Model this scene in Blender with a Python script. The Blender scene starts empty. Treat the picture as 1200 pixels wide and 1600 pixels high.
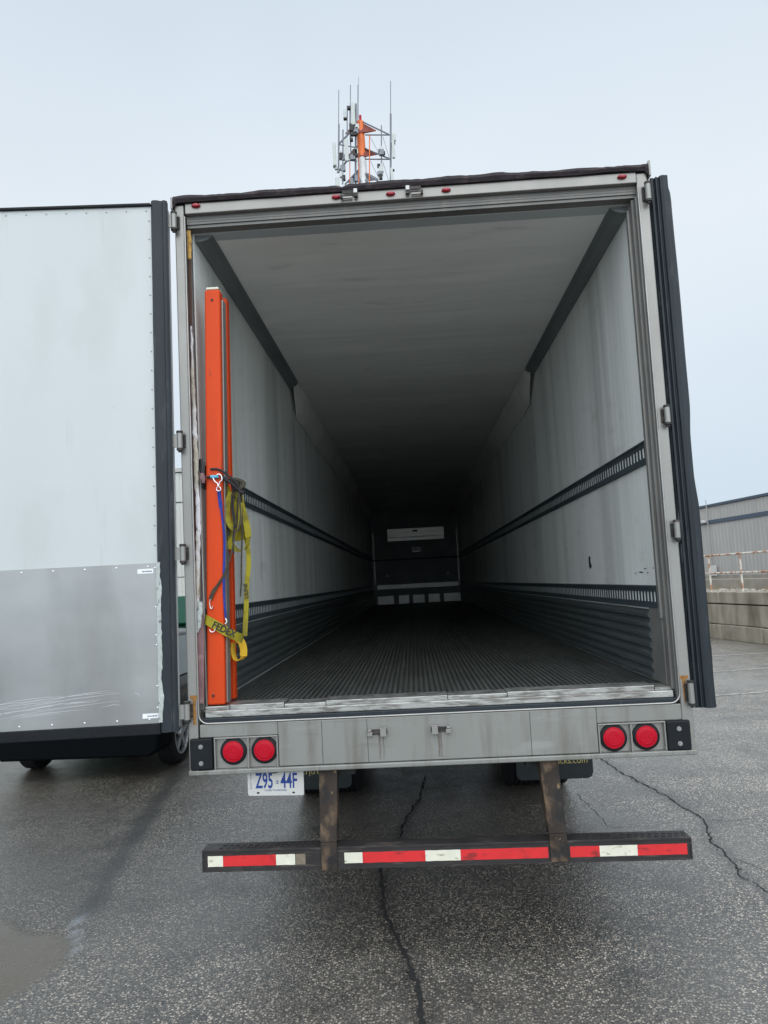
import bpy, bmesh, math, random
from mathutils import Vector, Matrix, noise
S = bpy.context.scene
R = math.radians
random.seed(7)

# ------------------------------------------------------------------ camera
cam_data = bpy.data.cameras.new('camera')
cam = bpy.data.objects.new('camera', cam_data)
S.collection.objects.link(cam)
S.camera = cam
cam_data.sensor_fit = 'HORIZONTAL'
cam_data.sensor_width = 36.0
cam_data.lens = 1131.11 * 36.0 / 1200.0
cam_data.shift_x = -0.85 / 1200.0
cam_data.shift_y = 12.0 / 1200.0
cam_data.clip_end = 2000
yaw, pitch, roll = -0.0352894, 0.08614008, -0.05121724
fw = Vector((math.sin(yaw) * math.cos(pitch), math.cos(yaw) * math.cos(pitch), math.sin(pitch)))
rt = Vector((math.cos(yaw), -math.sin(yaw), 0))
up = rt.cross(fw)
r2 = rt * math.cos(roll) + up * math.sin(roll)
u2 = up * math.cos(roll) - rt * math.sin(roll)
M3 = Matrix((r2, u2, -fw)).transposed()
cam.matrix_world = Matrix.Translation((-0.08608, -3.80374, 1.92284)) @ M3.to_4x4()

# ------------------------------------------------------------------ sky, sun, exposure
SUN_EL, SUN_ROT = R(42), R(172)
W = bpy.data.worlds.new('World')
S.world = W
W.use_nodes = True
wn, wl = W.node_tree.nodes, W.node_tree.links
bg = wn['Background']
bg.inputs['Strength'].default_value = 0.1
sky = wn.new('ShaderNodeTexSky')
sky.sky_type = 'NISHITA'
sky.sun_disc = False
sky.sun_elevation = SUN_EL
sky.sun_rotation = SUN_ROT
sky.air_density = 1.0
sky.dust_density = 3.0
tc = wn.new('ShaderNodeTexCoord')
sep = wn.new('ShaderNodeSeparateXYZ')
wl.new(tc.outputs['Generated'], sep.inputs[0])
rmp = wn.new('ShaderNodeValToRGB')
wl.new(sep.outputs['Z'], rmp.inputs[0])
el = rmp.color_ramp.elements
el[0].position = 0.0
el[0].color = (0.63, 0.76, 0.87, 1)
el[1].position = 1.0
el[1].color = (1.25, 1.38, 1.50, 1)
for p_, c_ in ((0.20, (0.71, 0.81, 0.90, 1)), (0.42, (0.82, 0.89, 0.955, 1)), (0.66, (0.69, 0.79, 0.885, 1)), (0.80, (0.95, 1.06, 1.17, 1))):
    e_ = el.new(p_)
    e_.color = c_
nz = wn.new('ShaderNodeTexNoise')
nz.inputs['Scale'].default_value = 1.6
nz.inputs['Detail'].default_value = 3
wl.new(tc.outputs['Generated'], nz.inputs['Vector'])
mr = wn.new('ShaderNodeMapRange')
mr.inputs[1].default_value = 0.3
mr.inputs[2].default_value = 0.7
mr.inputs[3].default_value = 9.6
mr.inputs[4].default_value = 10.6
wl.new(nz.outputs[0], mr.inputs[0])
vm = wn.new('ShaderNodeVectorMath')
vm.operation = 'SCALE'
# sky behind the viewer brightened, added as fill for the trailer interior
br = wn.new('ShaderNodeMapRange')
br.interpolation_type = 'SMOOTHSTEP'
br.inputs[1].default_value = 0.30
br.inputs[2].default_value = -0.75
br.inputs[3].default_value = 1.0
br.inputs[4].default_value = 2.15
wl.new(sep.outputs['Y'], br.inputs[0])
vb = wn.new('ShaderNodeVectorMath')
vb.operation = 'SCALE'
wl.new(rmp.outputs[0], vb.inputs[0])
wl.new(br.outputs[0], vb.inputs['Scale'])
wl.new(vb.outputs[0], vm.inputs[0])
wl.new(mr.outputs[0], vm.inputs['Scale'])
mx = wn.new('ShaderNodeMix')
mx.data_type = 'RGBA'
mx.inputs[0].default_value = 0.93
wl.new(sky.outputs[0], mx.inputs[6])
wl.new(vm.outputs[0], mx.inputs[7])
wl.new(mx.outputs[2], bg.inputs['Color'])
sun_d = bpy.data.lights.new('sun', 'SUN')
sun_d.energy = 1.0
sun_d.angle = R(70)
sun_d.color = (1.0, 0.97, 0.93)
sun = bpy.data.objects.new('sun', sun_d)
S.collection.objects.link(sun)
sun.rotation_euler = (R(90) - SUN_EL, 0, R(180) - SUN_ROT)
S.view_settings.view_transform = 'Standard'
S.view_settings.look = 'None'
S.view_settings.exposure = 0.0
S.view_settings.gamma = 1.0
S.view_settings.use_curve_mapping = False
S.cycles.max_bounces = 14
S.cycles.diffuse_bounces = 12

# ------------------------------------------------------------------ materials
def mat(name, col, rough=0.6, metal=0.0, var=0.12, vs=6.0, layers=(), bump=None, coat=0.0, stretch=(1, 1, 1), spec=0.5, rvar=0.0):
    """col with slow tone variation, then layers of (colour, scale xyz, low, high, amount, detail) stains;
    bump = (strength, scale xyz, distance)"""
    m = bpy.data.materials.new(name)
    m.use_nodes = True
    n, l = m.node_tree.nodes, m.node_tree.links
    b = n['Principled BSDF']
    geo = n.new('ShaderNodeNewGeometry')

    def nse(sc, detail=4.0, rgh=0.55):
        mp = n.new('ShaderNodeMapping')
        mp.inputs['Scale'].default_value = sc
        l.new(geo.outputs['Position'], mp.inputs['Vector'])
        t = n.new('ShaderNodeTexNoise')
        t.inputs['Scale'].default_value = 1.0
        t.inputs['Detail'].default_value = detail
        t.inputs['Roughness'].default_value = rgh
        l.new(mp.outputs[0], t.inputs['Vector'])
        return t.outputs[0]
    base = nse([vs * s for s in stretch])
    k = n.new('ShaderNodeMapRange')
    k.inputs[1].default_value, k.inputs[2].default_value = 0.25, 0.75
    k.inputs[3].default_value, k.inputs[4].default_value = 1 - var, 1 + var
    l.new(base, k.inputs[0])
    sc = n.new('ShaderNodeVectorMath')
    sc.operation = 'SCALE'
    sc.inputs[0].default_value = col
    l.new(k.outputs[0], sc.inputs['Scale'])
    out = sc.outputs[0]
    for (lc, ls, lo, hi, amt, det) in layers:
        t = nse(ls, det)
        r = n.new('ShaderNodeMapRange')
        r.inputs[1].default_value, r.inputs[2].default_value = lo, hi
        r.inputs[3].default_value, r.inputs[4].default_value = 0, amt
        l.new(t, r.inputs[0])
        q = n.new('ShaderNodeMix')
        q.data_type = 'RGBA'
        l.new(r.outputs[0], q.inputs[0])
        l.new(out, q.inputs[6])
        q.inputs[7].default_value = (*lc, 1)
        out = q.outputs[2]
    l.new(out, b.inputs['Base Color'])
    b.inputs['Roughness'].default_value = rough
    b.inputs['Metallic'].default_value = metal
    b.inputs['Coat Weight'].default_value = coat
    b.inputs['Coat Roughness'].default_value = 0.15
    b.inputs['Specular IOR Level'].default_value = spec
    if rvar:
        t = nse([vs * 1.7 * s for s in stretch])
        r = n.new('ShaderNodeMapRange')
        r.inputs[1].default_value, r.inputs[2].default_value = 0.3, 0.7
        r.inputs[3].default_value, r.inputs[4].default_value = rough - rvar, rough + rvar
        l.new(t, r.inputs[0])
        l.new(r.outputs[0], b.inputs['Roughness'])
    if bump:
        t = nse(bump[1], 3.0)
        bp = n.new('ShaderNodeBump')
        bp.inputs['Strength'].default_value = bump[0]
        bp.inputs['Distance'].default_value = bump[2]
        l.new(t, bp.inputs['Height'])
        l.new(bp.outputs[0], b.inputs['Normal'])
    return m

MT = {}
MT['liner'] = mat('liner_white', (0.80, 0.82, 0.79), 0.42, 0, 0.07, 0.7, stretch=(1, 2.2, 0.25), layers=[
    ((0.26, 0.28, 0.26), (1, 2.9, 0.16), 0.48, 0.70, 0.52, 5.0),
    ((0.30, 0.31, 0.29), (3, 3.0, 7.0), 0.60, 0.80, 0.40, 6.0),
    ((0.08, 0.09, 0.09), (14, 5.0, 26.0), 0.70, 0.80, 0.45, 6.0)],
    bump=(0.45, (1.0, 2.6, 0.16), 0.05))
MT['ceiling'] = mat('ceiling_white', (0.82, 0.825, 0.80), 0.5, 0, 0.10, 0.6, stretch=(0.5, 2.4, 1), layers=[
    ((0.95, 0.94, 0.90), (1.1, 1.9, 1), 0.57, 0.67, 0.42, 6.0),
    ((0.20, 0.20, 0.19), (1.6, 5.0, 1), 0.62, 0.80, 0.45, 5.0)],
    bump=(0.5, (0.35, 3.4, 1.0), 0.03))
MT['door_white'] = mat('door_white', (0.52, 0.548, 0.548), 0.38, 0, 0.04, 1.4, stretch=(1, 1, 0.5), layers=[
    ((0.40, 0.42, 0.385), (2.6, 2.6, 1.1), 0.50, 0.74, 0.42, 6.0),
    ((0.30, 0.31, 0.29), (16, 16, 1.6), 0.62, 0.80, 0.30, 6.0),
    ((0.30, 0.31, 0.29), (26, 26, 14), 0.70, 0.80, 0.40, 5.0)],
    bump=(0.12, (3, 3, 1.2), 0.02))
MT['kick'] = mat('kick_aluminium', (0.37, 0.375, 0.37), 0.38, 0.75, 0.14, 1.6, stretch=(1, 1, 1.6), rvar=0.1, layers=[
    ((0.52, 0.53, 0.52), (7, 7, 16), 0.66, 0.78, 0.30, 7.0),
    ((0.22, 0.22, 0.21), (3.2, 3.2, 0.9), 0.50, 0.74, 0.45, 6.0)],
    bump=(0.06, (2, 2, 9), 0.01))
MT['steel'] = mat('frame_stainless', (0.275, 0.268, 0.25), 0.40, 0.45, 0.08, 2.0, stretch=(1.5, 1, 1.0), rvar=0.08, layers=[
    ((0.26, 0.24, 0.21), (9, 3, 2.2), 0.55, 0.80, 0.55, 6.0),
    ((0.14, 0.12, 0.10), (34, 9, 3), 0.66, 0.78, 0.45, 5.0)],
    bump=(0.12, (10, 10, 40), 0.004))
MT['sill'] = mat('sill_stainless', (0.245, 0.246, 0.228), 0.45, 0.30, 0.07, 2.0, stretch=(1.5, 1, 1.0), layers=[
    ((0.13, 0.115, 0.09), (13, 3, 1.6), 0.50, 0.70, 0.55, 6.0),
    ((0.13, 0.12, 0.10), (2.2, 3, 26), 0.60, 0.78, 0.45, 6.0),
    ((0.09, 0.08, 0.07), (70, 9, 2.6), 0.63, 0.74, 0.65, 4.0),
    ((0.40, 0.40, 0.38), (3, 3, 12), 0.60, 0.75, 0.35, 6.0)],
    bump=(0.12, (12, 10, 20), 0.004))
MT['bright'] = mat('worn_aluminium', (0.42, 0.42, 0.40), 0.35, 0.7, 0.12, 12, rvar=0.1, layers=[
    ((0.13, 0.115, 0.10), (9, 16, 50), 0.46, 0.62, 0.75, 7.0)], bump=(0.4, (60, 60, 90), 0.003))
MT['bead'] = mat('bright_bead', (0.36, 0.35, 0.335), 0.38, 0.7, 0.1, 6, layers=[
    ((0.20, 0.18, 0.16), (9, 9, 9), 0.56, 0.72, 0.65, 6.0)])
MT['dark_jamb'] = mat('dark_jamb', (0.17, 0.165, 0.155), 0.55, 0.25, 0.2, 3, layers=[
    ((0.26, 0.245, 0.22), (14, 14, 3), 0.56, 0.76, 0.5, 5.0)])
MT['rubber'] = mat('seal_rubber', (0.022, 0.028, 0.034), 0.42, 0, 0.22, 4, stretch=(1, 1, 0.5), layers=[
    ((0.10, 0.11, 0.115), (26, 26, 5), 0.60, 0.80, 0.5, 5.0)], bump=(0.25, (16, 16, 5), 0.01), spec=0.25)
MT['torn_rubber'] = mat('torn_rubber', (0.028, 0.022, 0.025), 0.6, 0, 0.3, 14, layers=[
    ((0.10, 0.07, 0.065), (20, 20, 50), 0.55, 0.75, 0.6, 5.0)], bump=(0.6, (22, 22, 60), 0.01), spec=0.15)
MT['black'] = mat('black_rubber_block', (0.010, 0.012, 0.014), 0.5, 0, 0.25, 14, bump=(0.3, (40, 40, 40), 0.004), spec=0.2)
MT['track'] = mat('track_dark', (0.060, 0.082, 0.092), 0.45, 0.3, 0.2, 3, layers=[
    ((0.13, 0.14, 0.14), (20, 3, 50), 0.6, 0.8, 0.45, 5.0)])
MT['mould'] = mat('moulding_dark', (0.19, 0.21, 0.212), 0.45, 0.2, 0.15, 2)
MT['plateslate'] = mat('ceiling_plate_grey', (0.46, 0.49, 0.50), 0.5, 0.1, 0.1, 2)
MT['flap'] = mat('moulding_cover', (0.74, 0.74, 0.69), 0.6, 0, 0.15, 2, bump=(0.4, (5, 2, 8), 0.02))
MT['scuff'] = mat('scuff_band', (0.115, 0.135, 0.138), 0.38, 0.5, 0.2, 1.2, stretch=(1, 1, 8), layers=[
    ((0.36, 0.38, 0.37), (5, 2.0, 60), 0.56, 0.78, 0.55, 6.0)], bump=(0.2, (10, 3, 60), 0.005))
MT['floor'] = mat('floor_aluminium', (0.10, 0.105, 0.098), 0.42, 0.45, 0.2, 1.2, stretch=(14, 1, 1), layers=[
    ((0.26, 0.26, 0.24), (38, 1.6, 1), 0.58, 0.76, 0.4, 5.0),
    ((0.05, 0.05, 0.048), (3, 1.4, 1), 0.50, 0.74, 0.6, 5.0)])
MT['orange'] = mat('orange_paint', (0.62, 0.058, 0.007), 0.45, 0, 0.06, 3, stretch=(2, 1, 0.5), spec=0.22, layers=[
    ((0.40, 0.045, 0.015), (7, 7, 1.4), 0.48, 0.76, 0.5, 6.0),
    ((0.16, 0.04, 0.03), (44, 44, 7), 0.66, 0.76, 0.6, 5.0),
    ((0.75, 0.55, 0.45), (60, 60, 34), 0.755, 0.80, 0.8, 3.0)], bump=(0.15, (8, 8, 3), 0.004))
MT['yellow'] = mat('yellow_webbing', (0.38, 0.32, 0.015), 0.85, 0, 0.18, 14, layers=[
    ((0.12, 0.10, 0.02), (14, 14, 14), 0.46, 0.68, 0.75, 5.0)], bump=(0.5, (260, 260, 260), 0.001))
MT['orangeweb'] = mat('amber_webbing', (0.60, 0.36, 0.02), 0.85, 0, 0.15, 14)
MT['blueweb'] = mat('blue_webbing', (0.010, 0.032, 0.24), 0.8, 0, 0.2, 30, layers=[((0.3, 0.35, 0.5), (200, 200, 60), 0.66, 0.7, 0.5, 2.0)])
MT['oliveweb'] = mat('grimy_webbing', (0.045, 0.038, 0.024), 0.85, 0, 0.3, 30)
MT['blackweb'] = mat('black_webbing', (0.02, 0.017, 0.02), 0.75, 0, 0.3, 30)
MT['chrome'] = mat('zinc_plate', (0.75, 0.75, 0.74), 0.22, 0.9, 0.1, 30)
MT['cyan'] = mat('cyan_grip', (0.10, 0.42, 0.58), 0.45)
MT['rust'] = mat('rusty_steel', (0.040, 0.031, 0.026), 0.7, 0.0, 0.3, 7, spec=0.2, layers=[
    ((0.17, 0.115, 0.072), (11, 11, 7), 0.50, 0.64, 0.75, 6.0),
    ((0.42, 0.30, 0.16), (22, 22, 16), 0.67, 0.73, 0.8, 4.0),
    ((0.022, 0.022, 0.023), (9, 9, 7), 0.52, 0.62, 0.9, 6.0)], bump=(0.4, (30, 30, 30), 0.004))
MT['stainbrown'] = mat('drip_brown', (0.15, 0.13, 0.11), 0.8, 0, 0.3, 40)
MT['guard'] = mat('guard_steel', (0.034, 0.031, 0.031), 0.5, 0.1, 0.25, 8, spec=0.3, layers=[
    ((0.17, 0.14, 0.12), (6, 20, 60), 0.55, 0.75, 0.6, 6.0)], bump=(0.3, (30, 30, 30), 0.004))
MT['redtape'] = mat('red_tape', (0.62, 0.018, 0.022), 0.35, 0, 0.10, 12, layers=[
    ((0.16, 0.014, 0.014), (11, 11, 24), 0.56, 0.68, 0.75, 6.0)], coat=0.4)
MT['whitetape'] = mat('white_tape', (0.70, 0.68, 0.56), 0.35, 0, 0.08, 12, layers=[
    ((0.22, 0.19, 0.12), (14, 14, 34), 0.58, 0.66, 0.8, 6.0)], coat=0.4)
MT['residue'] = mat('tape_residue', (0.19, 0.15, 0.11), 0.7, 0, 0.2, 40)
MT['redlens'] = mat('red_lens', (0.44, 0.0005, 0.014), 0.42, 0, 0.06, 20, coat=0.0, spec=0.25, bump=(0.5, (160, 160, 160), 0.003))
MT['markerlens'] = mat('marker_lens', (0.32, 0.004, 0.015), 0.25, 0, 0.1, 30, coat=0.4)
MT['plate'] = mat('plate_white', (0.60, 0.60, 0.57), 0.45, 0, 0.05, 20, layers=[((0.35, 0.33, 0.28), (30, 30, 30), 0.68, 0.80, 0.5, 5.0)])
MT['plateblue'] = mat('plate_blue', (0.02, 0.055, 0.26), 0.5, 0, 0.05)
MT['amber'] = mat('flap_lettering', (0.42, 0.33, 0.12), 0.7, 0, 0.25, 30)
MT['ink'] = mat('black_ink', (0.02, 0.02, 0.02), 0.7)
MT['mudflap'] = mat('mudflap_rubber', (0.020, 0.026, 0.028), 0.5, 0, 0.2, 6, spec=0.25)
MT['tyre'] = mat('tyre_rubber', (0.014, 0.014, 0.015), 0.7, 0, 0.25, 12, spec=0.2)
MT['rim'] = mat('rim_silver', (0.50, 0.51, 0.53), 0.3, 0.8, 0.1, 8)
MT['chassis'] = mat('chassis_dark', (0.03, 0.03, 0.03), 0.7, 0.1, 0.3, 6)
MT['skin'] = mat('trailer_skin', (0.62, 0.63, 0.62), 0.4, 0.1, 0.05, 1)
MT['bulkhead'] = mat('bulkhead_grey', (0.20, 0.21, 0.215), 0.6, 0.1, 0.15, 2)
MT['bulkmid'] = mat('bulkhead_ledge', (0.62, 0.62, 0.59), 0.45, 0.5, 0.2, 2)
MT['bulkpanel'] = mat('bulkhead_panel', (0.90, 0.88, 0.80), 0.45, 0.65, 0.2, 2, stretch=(1, 1, 14))
MT['foam'] = mat('foam_yellow', (0.46, 0.27, 0.07), 0.9, 0, 0.25, 26, layers=[((0.10, 0.05, 0.025), (30, 30, 18), 0.58, 0.68, 0.9, 5.0)], bump=(0.8, (60, 60, 60), 0.01))
MT['torn'] = mat('torn_liner', (0.36, 0.32, 0.26), 0.85, 0, 0.2, 16, layers=[
    ((0.58, 0.56, 0.58), (4, 4, 3.2), 0.46, 0.56, 0.9, 4.0), ((0.12, 0.09, 0.07), (60, 60, 34), 0.62, 0.70, 0.9, 4.0)], bump=(0.7, (60, 60, 50), 0.006))
MT['rustdark'] = mat('rust_gap', (0.075, 0.032, 0.022), 0.85, 0, 0.3, 20)
MT['redpanel'] = mat('reddish_jamb', (0.20, 0.105, 0.11), 0.65, 0.1, 0.25, 8, stretch=(2, 1, 1), layers=[
    ((0.34, 0.24, 0.22), (24, 24, 24), 0.56, 0.70, 0.7, 6.0), ((0.06, 0.04, 0.035), (44, 44, 22), 0.62, 0.72, 0.8, 4.0)])
MT['rustspot'] = mat('rust_orange', (0.30, 0.14, 0.035), 0.8, 0, 0.3, 40, layers=[((0.09, 0.05, 0.03), (60, 60, 60), 0.5, 0.7, 0.8, 4.0)])
MT['sealant'] = mat('grey_sealant', (0.42, 0.45, 0.43), 0.8, 0, 0.15, 20, layers=[((0.12, 0.12, 0.12), (40, 40, 26), 0.58, 0.68, 0.9, 4.0)], bump=(0.8, (50, 50, 30), 0.01))
MT['sticker'] = mat('sticker_white', (0.78, 0.80, 0.82), 0.5, 0, 0.02)
MT['scratch'] = mat('fresh_scratch', (0.66, 0.67, 0.67), 0.45, 0.5, 0.02)
MT['rivet'] = mat('rivet_steel', (0.30, 0.30, 0.29), 0.4, 0.6, 0.02)
MT['rivet2'] = mat('rivet_bright', (0.80, 0.80, 0.79), 0.3, 0.8, 0.02)
MT['carpaint'] = mat('car_black', (0.005, 0.006, 0.007), 0.3, 0, 0.05, coat=0.4, spec=0.3)
MT['carplastic'] = mat('car_plastic', (0.003, 0.004, 0.005), 0.7, 0, 0.1, spec=0.05)
MT['carglass'] = mat('car_glass', (0.018, 0.045, 0.045), 0.06, 0, 0.05, coat=1.0, spec=0.8)
MT['taillens'] = mat('car_tail_lens', (0.30, 0.01, 0.01), 0.2, 0, 0.05, coat=0.5)
MT['green'] = mat('bin_green', (0.004, 0.050, 0.028), 0.5, 0, 0.15, 4, spec=0.2)
MT['concrete'] = mat('wall_concrete', (0.36, 0.32, 0.25), 0.85, 0, 0.12, 2, layers=[
    ((0.13, 0.105, 0.068), (1.9, 1.9, 0.5), 0.42, 0.64, 0.85, 7.0),
    ((0.50, 0.47, 0.41), (1.2, 1.2, 3.0), 0.60, 0.76, 0.5, 6.0)], bump=(0.5, (18, 18, 18), 0.01))
MT['concrete2'] = mat('kerb_concrete', (0.30, 0.27, 0.22), 0.9, 0, 0.2, 2.4, bump=(0.5, (18, 18, 18), 0.01))
MT['gravel'] = mat('gravel_ground', (0.33, 0.30, 0.26), 0.95, 0, 0.35, 9, layers=[((0.14, 0.12, 0.09), (7, 7, 7), 0.5, 0.66, 0.8, 6.0)], bump=(0.9, (26, 26, 26), 0.03))
MT['stone'] = mat('rubble_stone', (0.46, 0.44, 0.40), 0.9, 0, 0.3, 8)
MT['weed'] = mat('dry_weed', (0.30, 0.20, 0.10), 0.9, 0, 0.4, 9)
MT['railpaint'] = mat('rusty_white_rail', (0.66, 0.62, 0.55), 0.6, 0.1, 0.08, 4, layers=[
    ((0.36, 0.14, 0.055), (7, 7, 7), 0.47, 0.58, 0.95, 6.0)])
MT['cladding'] = mat('metal_cladding', (0.42, 0.40, 0.37), 0.55, 0.1, 0.06, 0.5, layers=[
    ((0.30, 0.295, 0.28), (1.5, 1.5, 0.1), 0.48, 0.75, 0.6, 4.0)])
MT['band'] = mat('blue_band', (0.065, 0.085, 0.12), 0.5, 0.1, 0.05)
MT['cream'] = mat('cream_panel', (0.47, 0.48, 0.44), 0.6, 0, 0.06, 0.6)
MT['towerwhite'] = mat('tower_white', (0.72, 0.73, 0.72), 0.5, 0, 0.06, 1)
MT['towerorange'] = mat('tower_orange', (0.78, 0.17, 0.035), 0.5, 0, 0.08, 1)
MT['towerrust'] = mat('tower_dark_red', (0.22, 0.045, 0.03), 0.7, 0, 0.2, 2)
MT['galv'] = mat('tower_galvanised', (0.17, 0.18, 0.20), 0.5, 0.5, 0.1, 2)
MT['antenna'] = mat('antenna_grey', (0.50, 0.52, 0.50), 0.6, 0, 0.05, 2)
MT['line'] = mat('worn_white_line', (0.36, 0.35, 0.31), 0.75, 0, 0.1, 4, layers=[((0.12, 0.12, 0.12), (14, 14, 14), 0.50, 0.62, 0.85, 6.0)])
MT['crack'] = mat('crack_dark', (0.012, 0.012, 0.012), 0.8, 0, 0.3, 30)

def asphalt():
    m = bpy.data.materials.new('wet_asphalt')
    m.use_nodes = True
    n, l = m.node_tree.nodes, m.node_tree.links
    b = n['Principled BSDF']
    geo = n.new('ShaderNodeNewGeometry')
    at = n.new('ShaderNodeAttribute')
    at.attribute_name = 'wet'
    pud = n.new('ShaderNodeAttribute')
    pud.attribute_name = 'puddle'
    sheen_dry_at = n.new('ShaderNodeAttribute')
    sheen_dry_at.attribute_name = 'sheen_dry'
    glint_at = n.new('ShaderNodeAttribute')
    glint_at.attribute_name = 'rim_glint'

    def tex(kind, sc, **kw):
        t = n.new(kind)
        t.inputs['Scale'].default_value = sc
        for k_, v_ in kw.items():
            t.inputs[k_].default_value = v_
        l.new(geo.outputs['Position'], t.inputs['Vector'])
        return t

    def rng(src, a, b_, c, d):
        r = n.new('ShaderNodeMapRange')
        for i, v in enumerate((a, b_, c, d)):
            r.inputs[i + 1].default_value = v
        l.new(src, r.inputs[0])
        return r.outputs[0]

    def mth(op, x, y):
        q = n.new('ShaderNodeMath')
        q.operation = op
        for i, v in enumerate((x, y)):
            if isinstance(v, float):
                q.inputs[i].default_value = v
            else:
                l.new(v, q.inputs[i])
        return q.outputs[0]

    def mix(f, a, c):
        q = n.new('ShaderNodeMix')
        q.data_type = 'RGBA'
        for i, v in ((0, f), (6, a), (7, c)):
            if isinstance(v, tuple):
                q.inputs[i].default_value = (*v, 1)
            elif isinstance(v, float):
                q.inputs[i].default_value = v
            else:
                l.new(v, q.inputs[i])
        return q.outputs[2]
    v1 = tex('ShaderNodeTexVoronoi', 78.0)
    v2 = tex('ShaderNodeTexVoronoi', 170.0)
    big = tex('ShaderNodeTexNoise', 0.55, Detail=5.0)
    mid = tex('ShaderNodeTexNoise', 5.0, Detail=5.0)
    sepc = n.new('ShaderNodeSeparateColor')
    l.new(v1.outputs['Color'], sepc.inputs[0])
    sel = rng(sepc.outputs[0], 0.25, 0.70, 0.0, 0.9)
    near = rng(v1.outputs['Distance'], 0.30, 0.55, 1.0, 0.0)
    patch = tex('ShaderNodeTexNoise', 1.9, Detail=4.0)
    stone = mth('MULTIPLY', mth('MULTIPLY', sel, near), rng(patch.outputs[0], 0.35, 0.62, 0.50, 1.15))
    sepd = n.new('ShaderNodeSeparateColor')
    l.new(v2.outputs['Color'], sepd.inputs[0])
    fine = rng(sepd.outputs[0], 0.55, 0.95, 0.0, 0.75)
    scol = mix(sepc.outputs[1], (0.18, 0.152, 0.120), (0.66, 0.57, 0.47))
    base = mix(rng(mid.outputs[0], 0.3, 0.7, 0.0, 1.0), (0.017, 0.016, 0.014), (0.036, 0.033, 0.029))
    c1 = mix(fine, base, (0.17, 0.155, 0.135))
    c2 = mix(stone, c1, scol)
    sheen_dry = rng(big.outputs[0], 0.35, 0.65, 0.0, 0.35)
    c3a = mix(sheen_dry, c2, (0.15, 0.142, 0.128))
    oil = tex('ShaderNodeTexNoise', 1.7, Detail=6.0)
    c3 = mix(rng(oil.outputs[0], 0.56, 0.72, 0.0, 0.55), c3a, (0.020, 0.019, 0.018))
    tone = n.new('ShaderNodeVectorMath')
    tone.operation = 'SCALE'
    l.new(c3, tone.inputs[0])
    l.new(rng(sheen_dry_at.outputs['Fac'], -0.55, 1.0, 0.74, 1.85), tone.inputs['Scale'])  # sky sheen on the right lot is put into the asphalt colour
    cdamp = mix(mth('MULTIPLY', mth('MAXIMUM', mth('MULTIPLY', sheen_dry_at.outputs['Fac'], -1.0), 0.0), 0.35), tone.outputs[0], (0.060, 0.046, 0.028))
    c3 = mix(mth('MULTIPLY', glint_at.outputs['Fac'], 0.70), cdamp, (0.24, 0.265, 0.29))  # pale blue-grey stands in for sky reflected in the water rim
    wet = mth('MINIMUM', mth('ADD', at.outputs['Fac'], 0.0), 1.0)
    c4 = mix(mth('MULTIPLY', wet, 0.8), c3, (0.018, 0.017, 0.015))
    c5 = mix(mth('MULTIPLY', pud.outputs['Fac'], 0.9), c4, (0.058, 0.044, 0.024))
    l.new(c5, b.inputs['Base Color'])
    r0 = rng(mid.outputs[0], 0.3, 0.7, 0.30, 0.48)
    r1 = mth('SUBTRACT', r0, mth('MULTIPLY', pud.outputs['Fac'], 0.27))
    l.new(r1, b.inputs['Roughness'])
    b.inputs['Specular IOR Level'].default_value = 0.6
    l.new(mth('SUBTRACT', 0.36, mth('MULTIPLY', pud.outputs['Fac'], 0.30)), b.inputs['Coat Weight'])
    b.inputs['Coat Roughness'].default_value = 0.34
    h = mth('ADD', mth('MULTIPLY', v1.outputs['Distance'], -1.0), mth('MULTIPLY', v2.outputs['Distance'], -0.5))
    bp = n.new('ShaderNodeBump')
    bp.inputs['Distance'].default_value = 0.006
    l.new(h, bp.inputs['Height'])
    st = mth('SUBTRACT', 0.55, mth('MULTIPLY', pud.outputs['Fac'], 0.50))
    l.new(st, bp.inputs['Strength'])
    l.new(bp.outputs[0], b.inputs['Normal'])
    bc = n.new('ShaderNodeBump')
    bc.inputs['Distance'].default_value = 0.004
    bc.inputs['Strength'].default_value = 0.12
    l.new(h, bc.inputs['Height'])
    l.new(bc.outputs[0], b.inputs['Coat Normal'])
    return m
MT['asphalt'] = asphalt()

# ------------------------------------------------------------------ mesh helpers
ORG = {}

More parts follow.
